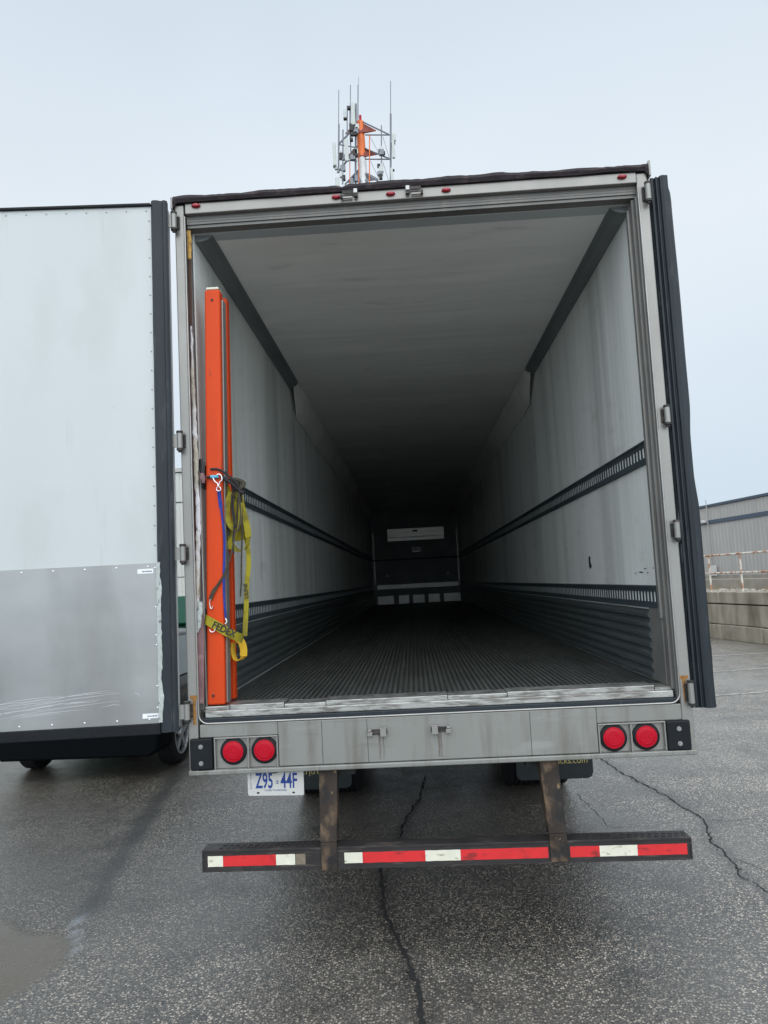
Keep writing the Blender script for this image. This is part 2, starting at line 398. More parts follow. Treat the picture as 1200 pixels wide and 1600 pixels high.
class MB:
    def __init__(s):
        s.v, s.f, s.m = [], [], []

    def add(s, vs, fs, mi=0):
        o = len(s.v)
        s.v += [Vector(p) for p in vs]
        s.f += [tuple(i + o for i in f) for f in fs]
        s.m += [mi] * len(fs)
        return s

    def box(s, x0, x1, y0, y1, z0, z1, mi=0):
        return s.hexa([(x0, y0, z0), (x1, y0, z0), (x1, y1, z0), (x0, y1, z0),
                       (x0, y0, z1), (x1, y0, z1), (x1, y1, z1), (x0, y1, z1)], mi)

    def hexa(s, p, mi=0):
        return s.add(p, [(0, 3, 2, 1), (4, 5, 6, 7), (0, 1, 5, 4), (1, 2, 6, 5), (2, 3, 7, 6), (3, 0, 4, 7)], mi)

    def tube(s, path, r, seg=8, mi=0, cap=True, closed=False):
        path = [Vector(p) for p in path]
        rs = r if isinstance(r, (list, tuple)) else [r] * len(path)
        rings = []
        nrm = None
        n_ = len(path)
        for i, p in enumerate(path):
            if closed:
                t = path[(i + 1) % n_] - path[i - 1]
            else:
                t = path[min(i + 1, n_ - 1)] - path[max(i - 1, 0)]
            t.normalize()
            if nrm is None:
                a = Vector((0, 0, 1)) if abs(t.z) < 0.9 else Vector((1, 0, 0))
                nrm = t.cross(a).normalized()
            else:
                nrm = (nrm - t * nrm.dot(t)).normalized()
            bn = t.cross(nrm)
            rings.append([p + (nrm * math.cos(2 * math.pi * k / seg) + bn * math.sin(2 * math.pi * k / seg)) * rs[i] for k in range(seg)])
        vs = [q for rg in rings for q in rg]
        fs = []
        for i in range(n_ if closed else n_ - 1):
            j = (i + 1) % n_
            for k in range(seg):
                k2 = (k + 1) % seg
                fs.append((i * seg + k, i * seg + k2, j * seg + k2, j * seg + k))
        if cap and not closed:
            fs.append(tuple(range(seg))[::-1])
            fs.append(tuple((n_ - 1) * seg + k for k in range(seg)))
        return s.add(vs, fs, mi)

    def prism(s, poly, a, b, axis='y', mi=0):
        """poly = 2-D points in the plane normal to axis (x: (y,z); y: (x,z); z: (x,y))"""
        def pt(p, t):
            return {'x': (t, p[0], p[1]), 'y': (p[0], t, p[1]), 'z': (p[0], p[1], t)}[axis]
        n_ = len(poly)
        vs = [pt(p, a) for p in poly] + [pt(p, b) for p in poly]
        fs = [tuple(range(n_)), tuple(range(2 * n_ - 1, n_ - 1, -1))]
        fs += [(i, i + n_, (i + 1) % n_ + n_, (i + 1) % n_) for i in range(n_)]
        return s.add(vs, fs, mi)

    def loft(s, rings, mi=0, cap=True, closed=True):
        n_ = len(rings[0])
        vs = [q for rg in rings for q in rg]
        fs = []
        for i in range(len(rings) - 1):
            for k in range(n_ if closed else n_ - 1):
                k2 = (k + 1) % n_
                fs.append((i * n_ + k, i * n_ + k2, (i + 1) * n_ + k2, (i + 1) * n_ + k))
        if cap and closed:
            fs.append(tuple(range(n_))[::-1])
            fs.append(tuple((len(rings) - 1) * n_ + k for k in range(n_)))
        return s.add(vs, fs, mi)

    def disc(s, c, r, y0, y1, seg=32, mi=0, r1=None):
        r1 = r if r1 is None else r1
        a = [(c[0] + r * math.cos(2 * math.pi * k / seg), y0, c[1] + r * math.sin(2 * math.pi * k / seg)) for k in range(seg)]
        b = [(c[0] + r1 * math.cos(2 * math.pi * k / seg), y1, c[1] + r1 * math.sin(2 * math.pi * k / seg)) for k in range(seg)]
        return s.loft([a, b], mi)

    def dome(s, c, nrm, r, mi=0, seg=7, h=0.5):
        nrm = Vector(nrm).normalized()
        a = nrm.orthogonal().normalized()
        b = nrm.cross(a)
        c = Vector(c)
        r_ = [[c + (a * math.cos(2 * math.pi * k / seg) + b * math.sin(2 * math.pi * k / seg)) * r * q + nrm * r * h * z
               for k in range(seg)] for q, z in ((1, 0), (0.75, 0.7), (0.25, 1))]
        return s.loft(r_, mi)

    def ribbon(s, path, w, th=0.003, side=None, mi=0):
        """flat band along path; side = width direction(s); default perpendicular to the path in the xz plane"""
        path = [Vector(p) for p in path]
        n_ = len(path)
        rings = []
        for i, p in enumerate(path):
            t = (path[min(i + 1, n_ - 1)] - path[max(i - 1, 0)]).normalized()
            if side is None:
                d = Vector((t.z, 0, -t.x))
                if d.length < 1e-4:
                    d = Vector((1, 0, 0))
                d.normalize()
            else:
                d = Vector(side[i] if isinstance(side, list) else side).normalized()
            d = (d - t * d.dot(t)).normalized()
            nn = t.cross(d) * th / 2
            ww = w[i] if isinstance(w, list) else w
            rings.append([p - d * ww / 2 - nn, p + d * ww / 2 - nn, p + d * ww / 2 + nn, p - d * ww / 2 + nn])
        return s.loft(rings, mi)

    def build(s, name, mats, parent=None, bevel=0.0, smooth=False, seg=2, local=False):
        me = bpy.data.meshes.new(name)
        o0 = ORG.get(parent.name, Vector((0, 0, 0))) if (parent and not local) else Vector((0, 0, 0))
        me.from_pydata([tuple(p - o0) for p in s.v], [], s.f)
        if not isinstance(mats, (list, tuple)):
            mats = [mats]
        for m_ in mats:
            me.materials.append(MT[m_] if isinstance(m_, str) else m_)
        me.polygons.foreach_set('material_index', s.m)
        bm_ = bmesh.new()
        bm_.from_mesh(me)
        bmesh.ops.recalc_face_normals(bm_, faces=bm_.faces)
        bm_.to_mesh(me)
        bm_.free()
        o = bpy.data.objects.new(name, me)
        S.collection.objects.link(o)
        if parent:
            o.parent = parent
        ORG[o.name] = Vector(o0)
        if bevel:
            md = o.modifiers.new('bevel', 'BEVEL')
            md.width = bevel
            md.segments = seg
            md.limit_method = 'ANGLE'
            md.angle_limit = R(40)
        if smooth:
            me.polygons.foreach_set('use_smooth', [True] * len(me.polygons))
            if smooth == 'auto':
                try:
                    me.set_sharp_from_angle(angle=R(35))
                except Exception:
                    pass
        me.update()
        return o

def thing(name, label, cat, loc=(0, 0, 0), group=None, rz=0):
    o = bpy.data.objects.new(name, None)
    o.empty_display_size = 0.2
    S.collection.objects.link(o)
    o.location = loc
    o.rotation_euler = (0, 0, rz)
    ORG[o.name] = Vector(loc)
    return tag(o, label, cat, group)

def tag(o, label, cat, group=None):
    o['label'] = label
    o['category'] = cat
    if group:
        o['group'] = group
    return o

def struct(o, kind='structure'):
    o['kind'] = kind
    return o

def copy_tree(o, loc=None, parent=None):
    c = o.copy()
    S.collection.objects.link(c)
    ORG[c.name] = ORG.get(o.name, Vector()).copy()
    c.parent = parent
    if loc is not None:
        c.location = loc
    for ch in list(o.children):
        copy_tree(ch, None, c)
    return c

def smooth_path(pts, k=6):
    P = [Vector(p) for p in pts]
    out = []
    for i in range(len(P) - 1):
        p0, p1, p2, p3 = P[max(i - 1, 0)], P[i], P[i + 1], P[min(i + 2, len(P) - 1)]
        for j in range(k):
            t = j / k
            out.append(0.5 * ((2 * p1) + (p2 - p0) * t + (2 * p0 - 5 * p1 + 4 * p2 - p3) * t * t + (3 * p1 - p0 - 3 * p2 + p3) * t ** 3))
    out.append(P[-1])
    return out

def lettering(body, size, material, parent, loc, right=(1, 0, 0), upv=(0, 0, 1), sx=1.0, name='lettering', bold=0.0, align='LEFT', extrude=0.0006, label=None):
    """text standing in the plane of right/upv, facing right x upv"""
    cu = bpy.data.curves.new(name, 'FONT')
    cu.body = body
    cu.size = size
    cu.extrude = extrude
    cu.offset = bold
    cu.align_x = align
    tmp = bpy.data.objects.new(name, cu)
    S.collection.objects.link(tmp)
    me = bpy.data.meshes.new_from_object(tmp)
    bpy.data.objects.remove(tmp)
    r_ = Vector(right).normalized()
    u_ = Vector(upv)
    u_ = (u_ - r_ * u_.dot(r_)).normalized()
    n_ = r_.cross(u_)
    o0 = ORG.get(parent.name, Vector())
    mtx = Matrix((r_ * sx, u_, n_)).transposed().to_4x4()
    mtx.translation = Vector(loc) - o0
    me.transform(mtx)
    me.materials.clear()
    me.materials.append(MT[material])
    me.name = name
    o = bpy.data.objects.new(name, me)
    S.collection.objects.link(o)
    o.parent = parent
    ORG[o.name] = Vector(o0)
    return o

# ================================================================== GROUND
def nsn(x, y, z=0.0):
    return noise.noise(Vector((x, y, z)))

def seg_dist(p, pts):
    best = 9e9
    for a, b in zip(pts, pts[1:]):
        ax, ay = a
        bx, by = b
        dx, dy = bx - ax, by - ay
        L2 = dx * dx + dy * dy
        t = max(0, min(1, ((p[0] - ax) * dx + (p[1] - ay) * dy) / L2))
        best = min(best, math.hypot(p[0] - ax - dx * t, p[1] - ay - dy * t))
    return best

def axis_lines(lo, hi, step, far):
    a = []
    v = lo
    while v <= hi + 1e-6:
        a.append(v)
        v += step
    return [lo - far, lo - 60, lo - 25, lo - 10, lo - 4, lo - 1.5, lo - 0.5] + a + [hi + 0.5, hi + 1.5, hi + 4, hi + 10, hi + 25, hi + 60, hi + far]

seam = [(-2.75, 4.42), (-2.61, 3.3), (-2.44, 2.21), (-2.34, 1.53), (-2.24, 1.03), (-2.2, 0.76)]
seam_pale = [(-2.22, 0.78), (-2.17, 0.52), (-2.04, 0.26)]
xs, ys = axis_lines(-4.6, 3.2, 0.05, 500), axis_lines(-1.6, 5.0, 0.05, 500)
gv = [(x, y, 0) for y in ys for x in xs]
nx = len(xs)
gf = [(j * nx + i, j * nx + i + 1, (j + 1) * nx + i + 1, (j + 1) * nx + i) for j in range(len(ys) - 1) for i in range(nx - 1)]
gme = bpy.data.meshes.new('ground')
gme.from_pydata(gv, [], gf)
gme.materials.append(MT['asphalt'])
wet_a = gme.attributes.new('wet', 'FLOAT', 'POINT')
pud_a = gme.attributes.new('puddle', 'FLOAT', 'POINT')
sheen_dry_a = gme.attributes.new('sheen_dry', 'FLOAT', 'POINT')
rim_glint_a = gme.attributes.new('rim_glint', 'FLOAT', 'POINT')
crk = [[(1.75, 3.85), (1.8, 3.3), (1.95, 2.61), (2.03, 1.98), (1.89, 1.52), (1.89, 1.17), (1.84, 0.92), (1.97, 0.3)],
       [(-0.14, 2.8), (-0.28, 2.03), (-0.41, 1.25), (-0.35, 0.57), (-0.21, 0.0), (-0.15, -0.47), (-0.12, -1.0)]]
wv, pv, dv, sv = [], [], [], []
for (x, y, z) in gv:
    w_ = p_ = s_v = 0.0
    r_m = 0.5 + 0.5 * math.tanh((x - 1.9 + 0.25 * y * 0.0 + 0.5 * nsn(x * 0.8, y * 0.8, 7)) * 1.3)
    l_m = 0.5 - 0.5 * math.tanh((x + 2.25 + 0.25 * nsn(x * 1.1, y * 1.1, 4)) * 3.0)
    dv.append(r_m - 0.55 * l_m)  # right: sky sheen painted as lighter asphalt; left: damp
    if -5 < x < 4 and -2 < y < 5.5:
        d = seg_dist((x, y), seam) + 0.05 * nsn(x * 3, y * 3)
        w_ = min(1, max(0, 1.25 - d / (0.095 + 0.03 * nsn(x, y * 2, 3))))
        for c_ in crk:
            w_ = max(w_, 0.6 * max(0, 1 - (seg_dist((x, y), c_) + 0.03 * nsn(x * 4, y * 4, 2)) / 0.11))
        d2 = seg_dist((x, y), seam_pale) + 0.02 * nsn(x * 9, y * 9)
        e = math.hypot((x + 2.75) / 0.74, (y - 0.10) / 0.56) + 0.22 * nsn(x * 2.2, y * 2.2, 5)
        p_ = max(0, min(1, (1.0 - e) * 9))
        # sky reflection on the thin water rim, painted as a pale streak
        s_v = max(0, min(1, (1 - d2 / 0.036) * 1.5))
    wv.append(w_)
    pv.append(p_)
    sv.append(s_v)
gme.attributes['wet'].data.foreach_set('value', wv)
gme.attributes['puddle'].data.foreach_set('value', pv)
gme.attributes['sheen_dry'].data.foreach_set('value', dv)
gme.attributes['rim_glint'].data.foreach_set('value', sv)
ground = bpy.data.objects.new('ground', gme)
S.collection.objects.link(ground)
struct(ground)

def crack(pts, w0, w1, name='pavement_crack'):
    """a jagged dark fissure, a few mm above the asphalt sheet"""
    fine = []
    for a, b in zip(pts, pts[1:]):
        L_ = math.hypot(b[0] - a[0], b[1] - a[1])
        k = max(2, int(L_ / 0.035))
        for i in range(k):
            t = i / k
            px, py = a[0] + (b[0] - a[0]) * t, a[1] + (b[1] - a[1]) * t
            j = 0.020 * nsn(px * 8, py * 8, 1) + 0.018 * nsn(px * 26, py * 26, 2)
            nx_, ny_ = -(b[1] - a[1]) / L_, (b[0] - a[0]) / L_
            fine.append((px + nx_ * j, py + ny_ * j))
    fine.append(pts[-1])
    vs, fs = [], []
    n_ = len(fine)
    for i, p in enumerate(fine):
        a, b = fine[max(0, i - 1)], fine[min(n_ - 1, i + 1)]
        dx, dy = b[0] - a[0], b[1] - a[1]
        L_ = math.hypot(dx, dy) or 1
        t = i / (n_ - 1)
        w = 0.62 * (w0 + (w1 - w0) * t) * (0.20 + 1.1 * abs(nsn(p[0] * 7, p[1] * 7, 9)) + 0.9 * abs(nsn(p[0] * 23, p[1] * 23, 3)) + 0.35 * random.random())
        if i in (0, n_ - 1):
            w *= 0.1
        ox, oy = -dy / L_ * w / 2, dx / L_ * w / 2
        vs += [(p[0] + ox, p[1] + oy, 0.004), (p[0] - ox, p[1] - oy, 0.004)]
        if i:
            fs.append((2 * i - 2, 2 * i - 1, 2 * i + 1, 2 * i))
    return vs, fs

cm = MB()
for pts, a, b in (
        ([(1.70, 4.6), (1.75, 3.85), (1.8, 3.3), (1.89, 2.9), (1.95, 2.61), (1.97, 2.34), (2.0, 2.17), (2.03, 1.98), (1.94, 1.71), (1.89, 1.52), (1.92, 1.34), (1.89, 1.17), (1.84, 0.92), (1.89, 0.7), (1.97, 0.3), (1.92, -0.3)], 0.024, 0.016),
        ([(1.23, 2.76), (1.26, 2.43), (1.28, 2.2), (1.27, 1.89), (1.44, 1.86), (1.6, 1.88)], 0.012, 0.006),
        ([(-0.05, 3.6), (-0.14, 2.8), (-0.24, 2.34), (-0.28, 2.03), (-0.29, 1.82), (-0.35, 1.51), (-0.41, 1.25), (-0.38, 0.83), (-0.35, 0.57), (-0.26, 0.23), (-0.21, 0.0), (-0.16, -0.28), (-0.15, -0.47), (-0.12, -1.0)], 0.022, 0.050),
        ([(2.05, 1.98), (2.17, 1.92), (2.4, 1.95)], 0.010, 0.004),
        ([(1.91, 1.23), (2.03, 0.98), (2.3, 0.7)], 0.010, 0.006),
        ([(2.6, 1.7), (3.1, 1.5), (3.7, 1.62)], 0.008, 0.006)):
    vs, fs = crack(pts, a, b)
    cm.add(vs, fs)
random.seed(17)
for c_ in crk:
    for a, b in zip(c_, c_[1:]):
        for i in range(int(math.hypot(b[0] - a[0], b[1] - a[1]) / 0.045)):
            t = random.random()
            px, py = a[0] + (b[0] - a[0]) * t + random.gauss(0, 0.022), a[1] + (b[1] - a[1]) * t + random.gauss(0, 0.022)
            r = random.uniform(0.003, 0.010)
            an = random.uniform(0, 6.28)
            cm.add([(px + r * random.uniform(0.5, 1.2) * math.cos(an + k * 1.257), py + r * random.uniform(0.5, 1.2) * math.sin(an + k * 1.257), 0.0035) for k in range(5)], [(0, 1, 2, 3, 4)])
o = cm.build('pavement_cracks', 'crack')
struct(o)

def flat_line(p, q, w, name):
    a, b = Vector((*p, 0)), Vector((*q, 0))
    d = (b - a).normalized()
    nn = Vector((-d.y, d.x, 0)) * w / 2
    z = Vector((0, 0, 0.004))
    m = MB()
    m.add([a - nn + z, b - nn + z, b + nn + z, a + nn + z], [(0, 1, 2, 3)])
    return struct(m.build(name, 'line'))
flat_line((2.3, 11.75), (7.9, 12.22), 0.10, 'road_marking')
flat_line((2.3, 9.30), (9.5, 10.37), 0.10, 'road_marking')
flat_line((2.3, 7.0), (11.0, 8.3), 0.10, 'road_marking')

# ================================================================== TRAILER
T = thing('semi_trailer', 'long white box trailer open at the back with round red tail lights and dark interior', 'trailer', (0, 0, 0))
L_ = 16.5
W_ = 1.222
# walls with liner (inner) and skin (outer)
for s in (-1, 1):
    m = MB()
    x0, x1 = sorted((s * W_, s * 1.245))
    m.box(x0, x1, 0.10, L_, 1.28, 3.96, 0)
    x0, x1 = sorted((s * 1.247, s * 1.297))
    m.box(x0, x1, 0.092, L_ + 0.2, 1.02, 4.04, 1)
    m.build('side_wall', ['liner', 'skin'], T)
m = MB()
m.box(-1.245, 1.245, 0.10, L_, 3.94, 3.99)
m.build('ceiling', 'ceiling', T)
m = MB()
m.box(-1.297, 1.297, 0.05, L_ + 0.2, 4.041, 4.09)
m.build('roof', 'skin', T)
# ribbed duct floor
pitch_, n_r = 0.0305, 80
prof = []
for i in range(n_r):
    xa = -W_ + 0.002 + i * pitch_
    prof += [(xa, 1.294), (xa + 0.009, 1.294), (xa + 0.012, 1.308), (xa + 0.0275, 1.308)]
prof.append((W_ - 0.001, 1.308))
vs = [(x, 0.20, z) for x, z in prof] + [(x, L_, z) for x, z in prof]
k = len(prof)
m = MB()
m.add(vs, [(i, i + 1, i + 1 + k, i + k) for i in range(k - 1)])
m.box(-W_, W_, 0.20, L_, 1.18, 1.285)
m.build('floor', 'floor', T)
# scuff bands of horizontal ribs
for s in (-1, 1):
    m = MB()
    prf = []
    zz = 1.312
    while zz < 1.69:
        prf += [(0.004, zz), (0.020, zz + 0.012), (0.020, zz + 0.030), (0.008, zz + 0.042), (0.004, zz + 0.054)]
        zz += 0.0555
    k = len(prf)
    y0 = 0.30
    vs = [(s * (W_ - d), y0, z) for d, z in prf] + [(s * (W_ - d), L_, z) for d, z in prf] + [(s * W_, y0, z) for d, z in prf]
    m.add(vs, [(i, i + 1, i + 1 + k, i + k) for i in range(k - 1)] + [(i, i + 1, i + 1 + 2 * k, i + 2 * k) for i in range(k - 1)])
    m.build('scuff_band', 'scuff', T)
    m = MB()
    x0, x1 = sorted((s * (W_ - 0.012), s * (W_ - 0.0005)))
    m.box(x0, x1, 0.105, 0.298, 1.312, 1.719)
    m.build('scuff_plate', 'dark_jamb', T, bevel=0.003)
# logistic tracks (two per wall)
for s in (-1, 1):
    for z0, z1, ys_ in ((2.492, 2.622, 0.10), (1.708, 1.832, 0.105)):
        m = MB()
        h = z1 - z0
        def xb(a, b):
            return sorted((s * (W_ - a), s * (W_ - b)))
        a, b = xb(0.009, 0.0005)
        m.box(a, b, ys_, L_ - 0.01, z1 - h * 0.28, z1, 0)
        m.box(a, b, ys_, L_ - 0.01, z0, z0 + h * 0.28, 0)
        a, b = xb(0.003, 0.0004)
        m.box(a, b, ys_, L_ - 0.01, z0 + h * 0.28, z1 - h * 0.28, 1)
        a, b = xb(0.0055, 0.0032)
        y = ys_
        while y < L_ - 0.1:
            m.box(a, b, y, y + 0.027, z0 + h * 0.281, z1 - h * 0.281, 0)
            y += 0.056
        a, b = xb(0.015, 0.0092)
        m.box(a, b, ys_, L_ - 0.01, z1 - h * 0.10, z1 - 0.002, 0)
        m.box(a, b, ys_, L_ - 0.01, z0 + 0.002, z0 + h * 0.10, 0)
        m.build('cargo_track', ['track', 'liner'], T)
# cove mouldings and the loose covers that hang further in
for s in (-1, 1):
    m = MB()
    poly = [(s * 1.2215, 3.905), (s * 1.19, 3.903), (s * 1.15, 3.913), (s * 1.118, 3.934), (s * 1.118, 3.9395), (s * 1.2215, 3.9395)]
    m.prism(poly, 0.12, 3.35)
    m.build('cove_moulding', 'mould', T, smooth=False)
    m = MB()
    rows = []
    for i in range(60):
        t = i / 59
        y = 3.18 + (L_ - 3.2) * t ** 1.7
        e = min(1, (y - 3.18) / 0.45)
        dz = -0.27 * e + 0.015 * nsn(y * 1.3, s * 3)
        b_ = 0.022 * nsn(y * 2.1, s * 5 + 1)
        rows.append([(s * 1.112, y, 3.934), (s * (1.130 + b_), y, 3.934 + dz * 0.35), (s * (1.16 + b_), y, 3.934 + dz * 0.75),
                     (s * (1.165 + 0.050 * e), y, 3.934 + dz), (s * (1.169 + 0.050 * e), y, 3.937 + dz), (s * (1.168 + b_), y, 3.934 + dz * 0.74), (s * (1.118), y, 3.937)])
    m.loft(rows)
    m.build('cove_cover', 'flap', T, smooth='auto')
# front bulkhead with air return
m = MB()
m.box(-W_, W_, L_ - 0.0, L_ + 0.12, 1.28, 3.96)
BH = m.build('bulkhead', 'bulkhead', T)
yb = L_ - 0.002
m = MB(); m.box(-0.745, 0.838, yb - 0.06, yb, 3.16, 3.395); m.build('upper_panel', 'bulkpanel', BH, bevel=0.006)
m = MB(); m.box(-0.745, 0.838, yb - 0.07, yb, 3.055, 3.148); m.build('lower_lip', 'bulkpanel', BH, bevel=0.006)
m = MB(); m.box(-0.04, 0.10, yb - 0.075, yb - 0.062, 3.29, 3.34); m.build('latch', 'ink', BH, bevel=0.01)
m = MB()
m.box(-0.06, 0.16, yb - 0.03, yb, 2.83, 2.845); m.box(-0.06, 0.16, yb - 0.03, yb, 2.735, 2.75)
m.box(-0.06, -0.045, yb - 0.03, yb, 2.75, 2.83); m.box(0.145, 0.16, yb - 0.03, yb, 2.75, 2.83)
m.build('label_frame', 'bright', BH)
for x in (-0.808, 0.888):
    m = MB(); m.disc((x, 2.095), 0.028, yb - 0.03, yb, 12); m.build('bolt', 'sticker', BH)
m = MB(); m.box(-1.10, 1.16, yb - 0.12, yb, 1.72, 1.85); m.build('ledge', 'bulkmid', BH, bevel=0.01)
for a, b in ((-1.10, -0.652), (-0.514, -0.224), (-0.122, 0.202), (0.304, 0.628), (0.731, 1.195)):
    m = MB(); m.box(a, b, yb - 0.14, yb, 1.31, 1.54); m.build('return_grille', 'bulkmid', BH, bevel=0.01)
for x in (-1.15, 1.19):
    m = MB(); m.box(x - 0.012, x + 0.012, yb - 0.04, yb, 1.85, 3.3); m.build('edge_trim', 'bright', BH)
m = MB(); m.box(-1.2, 1.2, yb - 0.05, yb, 2.515, 2.555); m.build('cross_rail', 'ink', BH)

# ---- rear frame
for x0, x1 in ((-1.297, -1.2455), (1.238, 1.296)):
    FR = MB()
    FR.box(x0, x1, 0.0, 0.088, 0.98, 4.06)
    FR.build('rear_post', 'steel', T, bevel=0.006)
m = MB(); m.box(-1.2375, 1.2375, -0.002, 0.028, 4.006, 4.066)
HD = m.build('header', 'steel', T, bevel=0.004)
m = MB(); m.box(-1.2375, 1.2375, 0.0285, 0.098, 3.958, 4.062); m.box(-1.2375, 1.2375, 0.036, 0.098, 3.9405, 3.957)
for q_ in (3.972, 3.986):
    m.box(-1.23, 1.23, 0.0265, 0.0283, q_, q_ + 0.002)
m.build('header_seal_channel', 'dark_jamb', T, bevel=0.003)
m = MB(); m.box(-1.215, 1.215, 0.0985, 0.19, 3.936, 3.9395); m.build('ceiling_plate', 'plateslate', T, bevel=0.002)
# jambs
for s in (-1, 1):
    m = MB()
    x0, x1 = sorted((s * 1.214, s * 1.2375))
    if s > 0:
        m.box(x0, x1, 0.046, 0.091, 1.30, 3.935)
        m.box(1.226, 1.2375, 0.012, 0.0455, 1.25, 3.935)
    else:
        m.box(-1.245, -1.226, 0.055, 0.091, 1.30, 3.936)
    m.build('jamb', 'dark_jamb', T, bevel=0.002)
m = MB()
m.box(1.203, 1.2215, 0.092, 0.125, 1.66, 3.90)
for i in range(14):
    m.dome((1.2025, 0.108, 1.70 + i * 0.16), (-1, 0, 0), 0.004, 1)
m.dome((1.212, 0.0915, 1.78), (0, -1, 0), 0.004, 1); m.dome((1.212, 0.0915, 1.72), (0, -1, 0), 0.004, 1)
m.build('jamb_trim', ['steel', 'rivet'], T, bevel=0.0015)

# damaged left jamb: foam, torn liner, rust
def dx(px, v):
    x = -1.226 + (px - 305) / 293.0 - (v - 600) * 0.0001
    return -0.086 + (x + 0.086) * 0.988
def dz(v):
    return 3.062 - (v - 600) * 0.00344
def ragged(name, rows, material, y0=0.040, th=0.006, amp=0.004, sub=8, freq=26):
    """rows = (v, left px, right px); the two long edges are torn"""
    pts = []
    for a, b in zip(rows, rows[1:]):
        for i in range(sub):
            t = i / sub
            pts.append([a[j] + (b[j] - a[j]) * t for j in range(3)])
    pts.append(list(rows[-1]))
    rings = []
    for v, l_, r_ in pts:
        z = dz(v)
        xa = dx(l_, v) + amp * nsn(z * freq, 1, 4) + 0.5 * amp * nsn(z * freq * 3, 2, 4)
        xc = dx(r_, v) + amp * nsn(z * freq, 3, 7) + 0.5 * amp * nsn(z * freq * 3, 5, 7)
        xm = (xa + xc) / 2
        yy = y0 + 0.006 * nsn(z * 9, 0, 2)
        rings.append([(xa, yy, z), (xm, yy - th, z), (xc, yy, z), (xc, yy + th, z), (xm, yy + th * 0.5, z), (xa, yy + th, z)])
    m = MB()
    m.loft(rings)
    return m.build(name, material, T)
ragged('exposed_foam', [(350, 291, 297), (370, 291, 298), (395, 292, 298), (398, 293, 296.5)], 'foam', 0.022)
ragged('rusted_gap', [(398, 292.5, 296.5), (480, 294, 298), (560, 296, 299.5), (640, 299, 303), (760, 302, 306), (900, 302, 306)], 'rustdark', 0.026)
ragged('torn_liner', [(510, 297.5, 300), (600, 299, 304), (660, 301, 307), (720, 303, 310), (762, 304, 310), (780, 306, 312), (830, 307, 314), (870, 306, 313), (930, 305, 312), (958, 304, 311)], 'torn', 0.012, amp=0.006)
ragged('jamb_backing', [(952, 301, 316), (1000, 301.5, 318), (1060, 303, 318), (1101, 305, 318)], 'redpanel', 0.024, amp=0.001)
ragged('torn_plate', [(946, 308, 316), (960, 307, 317), (985, 307, 314), (994, 306.5, 309)], 'sealant', 0.010, amp=0.004)
ragged('torn_hole', [(723, 309, 315), (732, 309, 319), (742, 310, 318), (748, 312, 318)], 'ink', 0.034, amp=0.003)
ragged('rust_patch', [(746, 310, 318), (754, 310, 320), (762, 314, 319)], 'redpanel', 0.028, amp=0.003)

# torn roof rubber
m = MB()
rings = []
for i in range(131):
    x = -1.300 + i * 2.60 / 130
    zt = 4.104 + 0.012 * nsn(x * 2.2, 0, 1) + 0.011 * nsn(x * 7, 1, 1) - 0.014 * max(0, 1 - abs(x + 0.36) / 0.03) + 0.003 * nsn(x * 30, 4, 1)
    zt += 0.010 * max(0, 1 - abs(x - 0.25) / 0.6)
    zb = 4.066 + 0.004 * nsn(x * 5, 8, 1)
    if i in (0, 130):
        zb -= 0.03
    yo = -0.016 + 0.004 * nsn(x * 6, 3, 2)
    rings.append([(x, yo, zb), (x, yo - 0.007, (zb + zt) / 2), (x, yo + 0.004, zt), (x, 0.05, zt + 0.002), (x, 0.05, zb + 0.003)])
m.loft(rings)
m.build('roof_edge_rubber', 'torn_rubber', T, smooth='auto')
m = MB()
m.box(1.3005, 1.312, -0.022, 0.04, 4.03, 4.118)
m.build('roof_corner_cap', 'steel', T, bevel=0.004)
m = MB()
m.box(-1.312, -1.3005, -0.022, 0.04, 4.03, 4.10)
m.build('roof_corner_cap', 'steel', T, bevel=0.004)

# sill
m = MB()
m.box(-0.828, 0.808, -0.002, 0.05, 1.006, 1.2315)
m.box(-1.2375, -0.829, 0.0, 0.05, 1.166, 1.2315)
m.box(0.809, 1.2375, 0.0, 0.05, 1.152, 1.2315)
SL = m.build('rear_sill', 'sill', T, bevel=0.004)
m = MB(); m.box(-1.297, 1.297, -0.014, 0.06, 0.978, 1.003); m.build('sill_lip', 'sill', T, bevel=0.005)
for x in (-0.60, -0.365, 0.47):
    m = MB()
    m.box(x - 0.0010, x + 0.0010, -0.0032, 0.0, 1.008, 1.228)
    m.build('sill_seam', 'guard', SL)
# drip stains under the two lower keepers
for x, w in ((-0.305, 0.010), (-0.285, 0.004), (0.0, 0.014), (0.012, 0.006)):
    pts_ = [(x + 0.004 * nsn(z * 20, x), -0.0042, z) for z in [1.15 - 0.013 * i for i in range(11)]]
    m = MB()
    m.ribbon(pts_, [w * (1 - 0.07 * i) for i in range(11)], 0.0008, side=(1, 0, 0))
    m.build('drip_stain', 'stainbrown', SL)
# threshold
m = MB()
xsg = [-1.222, -1.09, -0.80, -0.58, 0.06, 0.37, 1.13, 1.2215]
random.seed(3)
for i, (a, b) in enumerate(zip(xsg, xsg[1:])):
    dzz = [0, 0.004, -0.004, 0.003, 0.0, 0.005, -0.005][i]
    m.box(a + 0.001, b - 0.001, 0.052 + 0.001 * i, 0.199, 1.284, 1.316 + dzz)
m.build('threshold', 'bright', T, bevel=0.003)
m = MB(); m.box(-1.2135, 1.2135, 0.022, 0.051, 1.262, 1.297); m.build('threshold_step', 'bright', T, bevel=0.004)
m = MB(); m.box(-1.2255, 1.2255, 0.012, 0.051, 1.2325, 1.261); m.build('threshold_seal', 'rubber', T, bevel=0.004)
